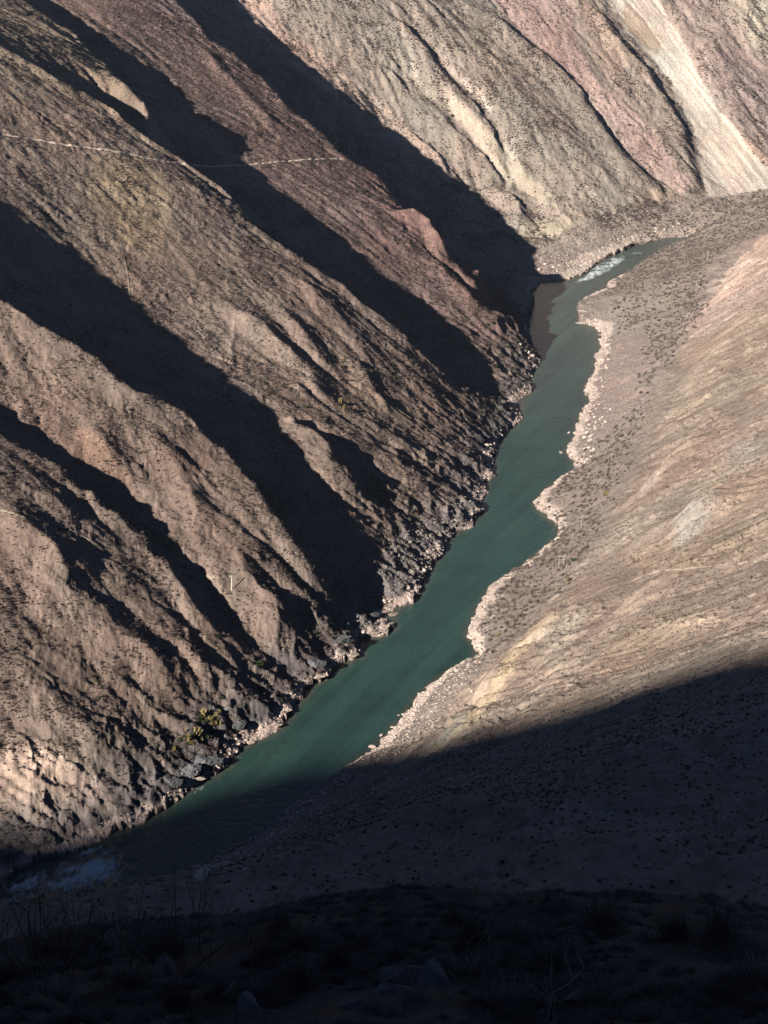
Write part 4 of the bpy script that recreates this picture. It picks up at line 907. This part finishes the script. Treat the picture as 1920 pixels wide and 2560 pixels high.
# ---------------------------------------------------------------- utility poles
def tube(bm_v,bm_f,pts,rads,k=6):
    base_=len(bm_v); pts=[np.array(p,float) for p in pts]
    for i,(p,r_) in enumerate(zip(pts,rads)):
        d=pts[min(i+1,len(pts)-1)]-pts[max(i-1,0)]; d/=np.linalg.norm(d)+1e-9
        a=np.cross(d,[.31,.87,.11] if abs(d[1])<.9 else [1,0,0]); a/=np.linalg.norm(a); b=np.cross(d,a)
        for j in range(k):
            t=2*math.pi*j/k; bm_v.append(p+r_*(a*math.cos(t)+b*math.sin(t)))
    for i in range(len(pts)-1):
        for j in range(k):
            o=base_+i*k; bm_f.append((o+j,o+(j+1)%k,o+k+(j+1)%k,o+k+j))
def tube_obj(name,paths,m,parent=None,k=6,loc=None):
    v=[];f=[]
    for pts,r_ in paths: tube(v,f,pts,r_,k)
    me=bpy.data.meshes.new(name); me.from_pydata([tuple(map(float,q)) for q in v],[],f); me.polygons.foreach_set('use_smooth',[True]*len(f)); me.materials.append(m)
    o=bpy.data.objects.new(name,me); COL.objects.link(o)
    if parent: o.parent=parent
    if loc is not None: o.location=loc
    return o
def empty(name,loc,label,cat,group=None):
    e=bpy.data.objects.new(name,None); COL.objects.link(e); e.location=loc; e['label']=label; e['category']=cat
    if group: e['group']=group
    return e
def pole(px,hpx,label,r_=.17,double=0,arm=1.0,rz=.3,lean=(0,0),mt=None):
    P=hitZ([px])[0]; D=np.linalg.norm(P-CAM); h=hpx*D/FPX/.93; mt=mt or MConc
    e=empty('utility_pole',(P[0],P[1],P[2]-.3),label,'utility pole','power line poles'); e.rotation_euler=(lean[0],lean[1],rz)
    xs=[-double/2,double/2] if double else [0]
    for x in xs: tube_obj('pole',[([(x,0,0),(x,0,h*.5),(x,0,h+.3)],[r_,r_*.85,r_*.62])],mt,e,8)
    a=double/2+.9*arm if double else .95*arm
    bx=tube_obj('crossarm',[([(-a,0,h-.35),(a,0,h-.35)],[.09,.09])],mt,e,4)
    if double: tube_obj('crossarm',[([(-a,0,h*.72),(a,0,h*.72)],[.05,.05])],mt,e,4)
    for x in np.linspace(-a*.92,a*.92,4 if double else 3): tube_obj('insulator',[([(x,0,h-.3),(x,0,h-.08),(x,0,h+.08)],[.08,.14,.06])],MIns,e,8)
    return e
pole((580,1475),38,'tall pale concrete pole standing alone on the lower left slope',.28,0,1.1,.5)
pole((1403,1420),32,'double pole with four insulators on the bench above the right bank',.12,2.4,1.0,.1)
pole((1453,1315),27,'single pole just upstream of the double pole',.12,0,.8,.3)
pole((1529,1153),19,'single pole in the grey scrub by the middle right bank',.12,0,.8,.3)
pole((1607,1012),16,'thin pole above the middle gravel bank',.11,0,.8,.3)
pole((1769,649),20,'pole with a pale crossarm in the scrub of the upstream shoulder',.17,0,1.4,.3)
pole((1740,730),20,'thin pole just below the upstream shoulder scrub',.12,0,.8,.3)
# ---------------------------------------------------------------- footpaths
def footpath(px,wd,label,nm='footpath',mt=None):
    px=np.array(px,float); d=np.linalg.norm(np.diff(px,axis=0),axis=1); c=np.concatenate([[0],np.cumsum(d)]); n=int(c[-1]/5)+2; t=np.linspace(0,c[-1],n)
    q=np.stack([np.interp(t,c,px[:,0]),np.interp(t,c,px[:,1])],1)
    W=hitZ(q); W=W[~np.isnan(W[:,0])]
    runs=[[0]]
    for i in range(1,len(W)):
        if np.linalg.norm(W[i]-W[i-1])<22: runs[-1].append(i)
        else: runs.append([i])
    allv=[]; fs=[]; b_=0
    for rn in runs:
        if len(rn)<4: continue
        Q=W[rn]; Q=np.stack([np.convolve(np.pad(Q[:,j],2,'edge'),np.ones(5)/5,'valid') for j in (0,1)],1)
        t2=np.linspace(0,1,len(Q)*3); W2=np.stack([np.interp(t2,np.linspace(0,1,len(Q)),Q[:,j]) for j in (0,1)],1)
        tg=np.gradient(W2,axis=0); tg/=np.linalg.norm(tg,axis=1,keepdims=True)+1e-9; nn=np.stack([-tg[:,1],tg[:,0]],1); n=len(W2)
        for o_ in (-.5,-.2,.2,.5):
            w_=.75*wd*(1+.35*fbm(np.arange(n)/4.,np.full(n,o_),2,3)); X=W2+nn*(o_*w_)[:,None]
            z=np.mean([Zfull(X[:,0]+dx,X[:,1]+dy) for dx,dy in ((0,0),(.8,0),(0,.8),(-.8,0),(0,-.8))],axis=0)+.28
            allv.append(np.column_stack([X,z]))
        fs+=[(b_+r_*n+i,b_+r_*n+i+1,b_+(r_+1)*n+i+1,b_+(r_+1)*n+i) for r_ in range(3) for i in range(n-1)]; b_+=4*n
    vs=np.vstack(allv)
    o=mesh_obj(nm,vs,fs,mt or MPath); o['kind']='structure'; o['label']=label; return o
footpath([(0,337),(60,345),(145,360),(200,368),(272,377),(320,385),(360,395),(410,404),(463,411),(521,417),(560,416),(608,414),(694,405),(780,399),(856,397)],1.9,'pale footpath crossing the upper left slope',mt=MPathL)
footpath([(0,1275),(58,1293),(139,1310),(197,1334),(246,1365),(290,1383),(335,1397)],1.2,'narrow path crossing the lower left slope')
footpath([(450,1432),(520,1443),(560,1449)],.9,'faint path leading to the concrete pole')
footpath([(1476,1500),(1560,1462),(1640,1430),(1712,1424),(1800,1415),(1860,1408),(1925,1402)],1.4,'faint track across the right slope')
footpath([(1312,605),(1360,599),(1440,592),(1500,562),(1560,552),(1600,540),(1660,524)],2.2,'track along the foot of the far slope')
footpath([(262,560),(300,600),(318,680),(325,740)],.9,'faint vertical trace down the left slope')
log('paths')
# ---------------------------------------------------------------- foreground: bare trees and shrubs on the dark terrace
def branch_tree(px,hpx,label,cat,kind='bare_tree',seed=0,m1=MBark,m2=MDry,lean=0.,levels=4,stems=1,spread=.5,r0=.03,group=None,dens=1.0,maxd=90.):
    P=hitZ([px])[0]
    if np.isnan(P[0]): return
    D=np.linalg.norm(P-CAM)
    if D>maxd: print('far tree',label,D)
    h=hpx*D/FPX/.85; r=np.random.default_rng(seed)
    trunk=[];tw=[]
    def grow(p,d,L_,rad,lv):
        n=4; pts=[p]; 
        for i in range(n):
            d=d+r.normal(size=3)*.13+np.array([0,0,.05]); d/=np.linalg.norm(d); p=p+d*L_/n; pts.append(p)
        rs=list(np.linspace(rad,rad*.55,n+1))
        (trunk if lv>=levels-1 else tw).append((pts,rs))
        if lv==0: return
        for _ in range(int(r.integers(2,4)*dens+.5)):
            i=r.integers(1,n+1); dd=d+r.normal(size=3)*spread; dd[2]=abs(dd[2])*.6+.25; dd/=np.linalg.norm(dd)
            grow(pts[i],dd,L_*r.uniform(.5,.78),rad*.5,lv-1)
    for s_ in range(stems):
        a=r.uniform(-1,1)*.35*(stems>1); d0=np.array([math.tan(lean)+a,r.normal()*.2,1.0]); d0/=np.linalg.norm(d0)
        grow(np.array([r.normal()*.05*stems,r.normal()*.05*stems,-.1]),d0,h*.52,r0*h/3,levels)
    e=empty(kind,(P[0],P[1],P[2]),label,cat,group)
    tube_obj('trunk' if kind=='bare_tree' else 'stem',trunk,m1,e,6); tube_obj('twigs',tw,m2,e,3)
    return e
MT=plain('far_dark_twigs',(.10,.085,.08),1,.05,.2)
branch_tree((315,2440),300,'slender bare tree with a forked crown at lower left','tree',seed=1,lean=.12,r0=.035)
branch_tree((475,2420),230,'bare tree leaning right over the shaded bank','tree',seed=2,lean=.55,r0=.03)
branch_tree((1365,2548),340,'pale barked bare tree with an upright trunk at lower right','tree',seed=3,lean=.1,m1=MPale,m2=MPale,r0=.045,spread=.4)
branch_tree((1230,2500),330,'dark bare tree left of the pale barked one','tree',seed=4,lean=-.3,r0=.035)
branch_tree((1640,2560),240,'bare sapling between the pale tree and the dark bush','tree',seed=5,lean=.05,levels=3)
branch_tree((1840,2520),260,'thin bare sapling near the right edge','tree',seed=6,levels=3)
branch_tree((600,2560),250,'bare sapling behind the stones at lower left','tree',seed=7,levels=3,lean=-.1)
branch_tree((150,2430),360,'bare shrub tree rising in front of the rapids','tree',seed=8,levels=4,stems=2)
branch_tree((1740,2545),130,'dense dark bush at lower right','bush','bare_bush',9,MBark,MT,levels=3,stems=9,spread=.7,r0=.02)
branch_tree((1560,2540),110,'low twiggy bush between the pale tree and the dense bush','bush','bare_bush',10,MBark,MDry,levels=3,stems=7,spread=.7,r0=.02)
branch_tree((50,2470),260,'rust brown bush at the lower left edge','bush','bare_bush',11,MBark,MRust,levels=3,stems=9,spread=.6,r0=.018)
branch_tree((210,2440),210,'rust brown bush right of the one at the lower left edge','bush','bare_bush',12,MBark,MRust,levels=3,stems=9,spread=.6,r0=.018)
branch_tree((120,2400),260,'upper rust brown bush in front of the rapids','bush','bare_bush',13,MBark,MRust,levels=3,stems=8,spread=.6,r0=.018)
branch_tree((400,2410),260,'tall thin stems in front of the lower river','bush','bare_bush',14,MBark,MDry,levels=3,stems=6,spread=.45,r0=.015)
branch_tree((520,2400),330,'feathery bare stems reaching over the dark water','bush','bare_bush',15,MBark,MDry,levels=3,stems=7,spread=.35,r0=.013)
branch_tree((1000,2540),150,'spreading bare bush beside the grey stone','bush','bare_bush',16,MBark,MPale,levels=3,stems=6,spread=.8,r0=.02)
branch_tree((820,2400),90,'small dry bush on the terrace edge','bush','bare_bush',17,MBark,MDry,levels=2,stems=7,spread=.7,r0=.02)
branch_tree((1330,2400),110,'bare bush on the terrace edge behind the pale tree','bush','bare_bush',18,MBark,MDry,levels=2,stems=7,spread=.6,r0=.02)
place(px_pts(34,[(0,2400),(300,2360),(700,2330),(1100,2290),(1920,2290),(1920,2540),(0,2540)],mind=60),'dry_brush',[mesh_brush,mesh_brush2],(.5,1.2),'low dry brush growing on the dark foreground terrace','shrub','dry brush on the dark terrace')
MFG=crag_mesh('foreground_stone_mesh',60,MFore)
t_stone_f=new_obj('dark_stone',rock_mesh('dark_stone_mesh',61,MFore,1),tuple(hitZ([(1500,2420)])[0]),.2,label='dark stone on the shaded terrace right of centre',category='stone')
for px,s,lb__ in [((1035,2445),.55,'bluish grey foreground stone beside the spreading bush'),((1085,2460),.4,'smaller grey stone right of the bluish one'),((990,2480),.3,'flat stone left of the bluish one'),((410,2435),.35,'grey stone under the leaning tree'),((900,2520),.25,'pale stone on the dark soil'),((620,2525),.3,'stone near the bottom edge at lower left'),((1450,2500),.28,'pale stone at the foot of the pale tree'),((1180,2300),.3,'pale stone on the terrace edge'),((880,2515),.2,'small stone beside the pale one on the dark soil')]:
    P=hitZ([px])[0]
    if not np.isnan(P[0]): new_obj('stone',MFG,(P[0],P[1],P[2]+.05*s),(s*1.3,s,s*.8),rng.uniform(0,6),.2,label=lb__,category='stone')
fgm=(RA.ravel()>12)&(RA.ravel()<150)
inview=inview|(fgm&(np.abs(PXY[:,0]-960)<1100)&(PXY[:,1]<2700))
p,s,k=scatter(6000,fgm*(1/np.maximum(RA.ravel(),15))*np.clip(.6+fbm(VX/3,VY/3,3,501),0,2),.04,.15,.3); gn_scatter('foreground_gravel',p,s,t_stone_f,'small stones strewn over the dark terrace')
t_brush=new_obj('dry_brush',mesh_brush,tuple(hitZ([(1100,2420)])[0]),.5,label='dry brush right of the spreading bush on the dark terrace',category='shrub')
p,s,k=scatter(7000,fgm*(1/np.maximum(RA.ravel(),15))*np.clip(.3+1.4*fbm(VX/3.5,VY/3.5,3,502),0,2),.1,.45,.1); gn_scatter('foreground_grass',p,s,t_brush,'dry grass on the dark terrace')
log('foreground')

# ---------------------------------------------------------------- thin mountain haze
hb=mesh_obj('haze',[(x,y,z) for x in (-3800,3300) for y in (-3900,4200) for z in (-8,1650)],[(0,1,3,2),(4,6,7,5),(0,4,5,1),(2,3,7,6),(0,2,6,4),(1,5,7,3)],None,smooth=False)
hm=bpy.data.materials.new('haze_air'); hm.use_nodes=True; hn=hm.node_tree; hn.nodes.remove(hn.nodes['Principled BSDF'])
pv=hn.nodes.new('ShaderNodeVolumePrincipled'); pv.inputs['Color'].default_value=(.75,.85,1,1); pv.inputs['Density'].default_value=0.00003; pv.inputs['Anisotropy'].default_value=.3
hn.links.new(pv.outputs[0],hn.nodes['Material Output'].inputs['Volume']); hb.data.materials.append(hm)
hb['kind']='stuff'; hb['label']='thin blue haze filling the canyon air'
sc.cycles.volume_bounces=0
log('haze')
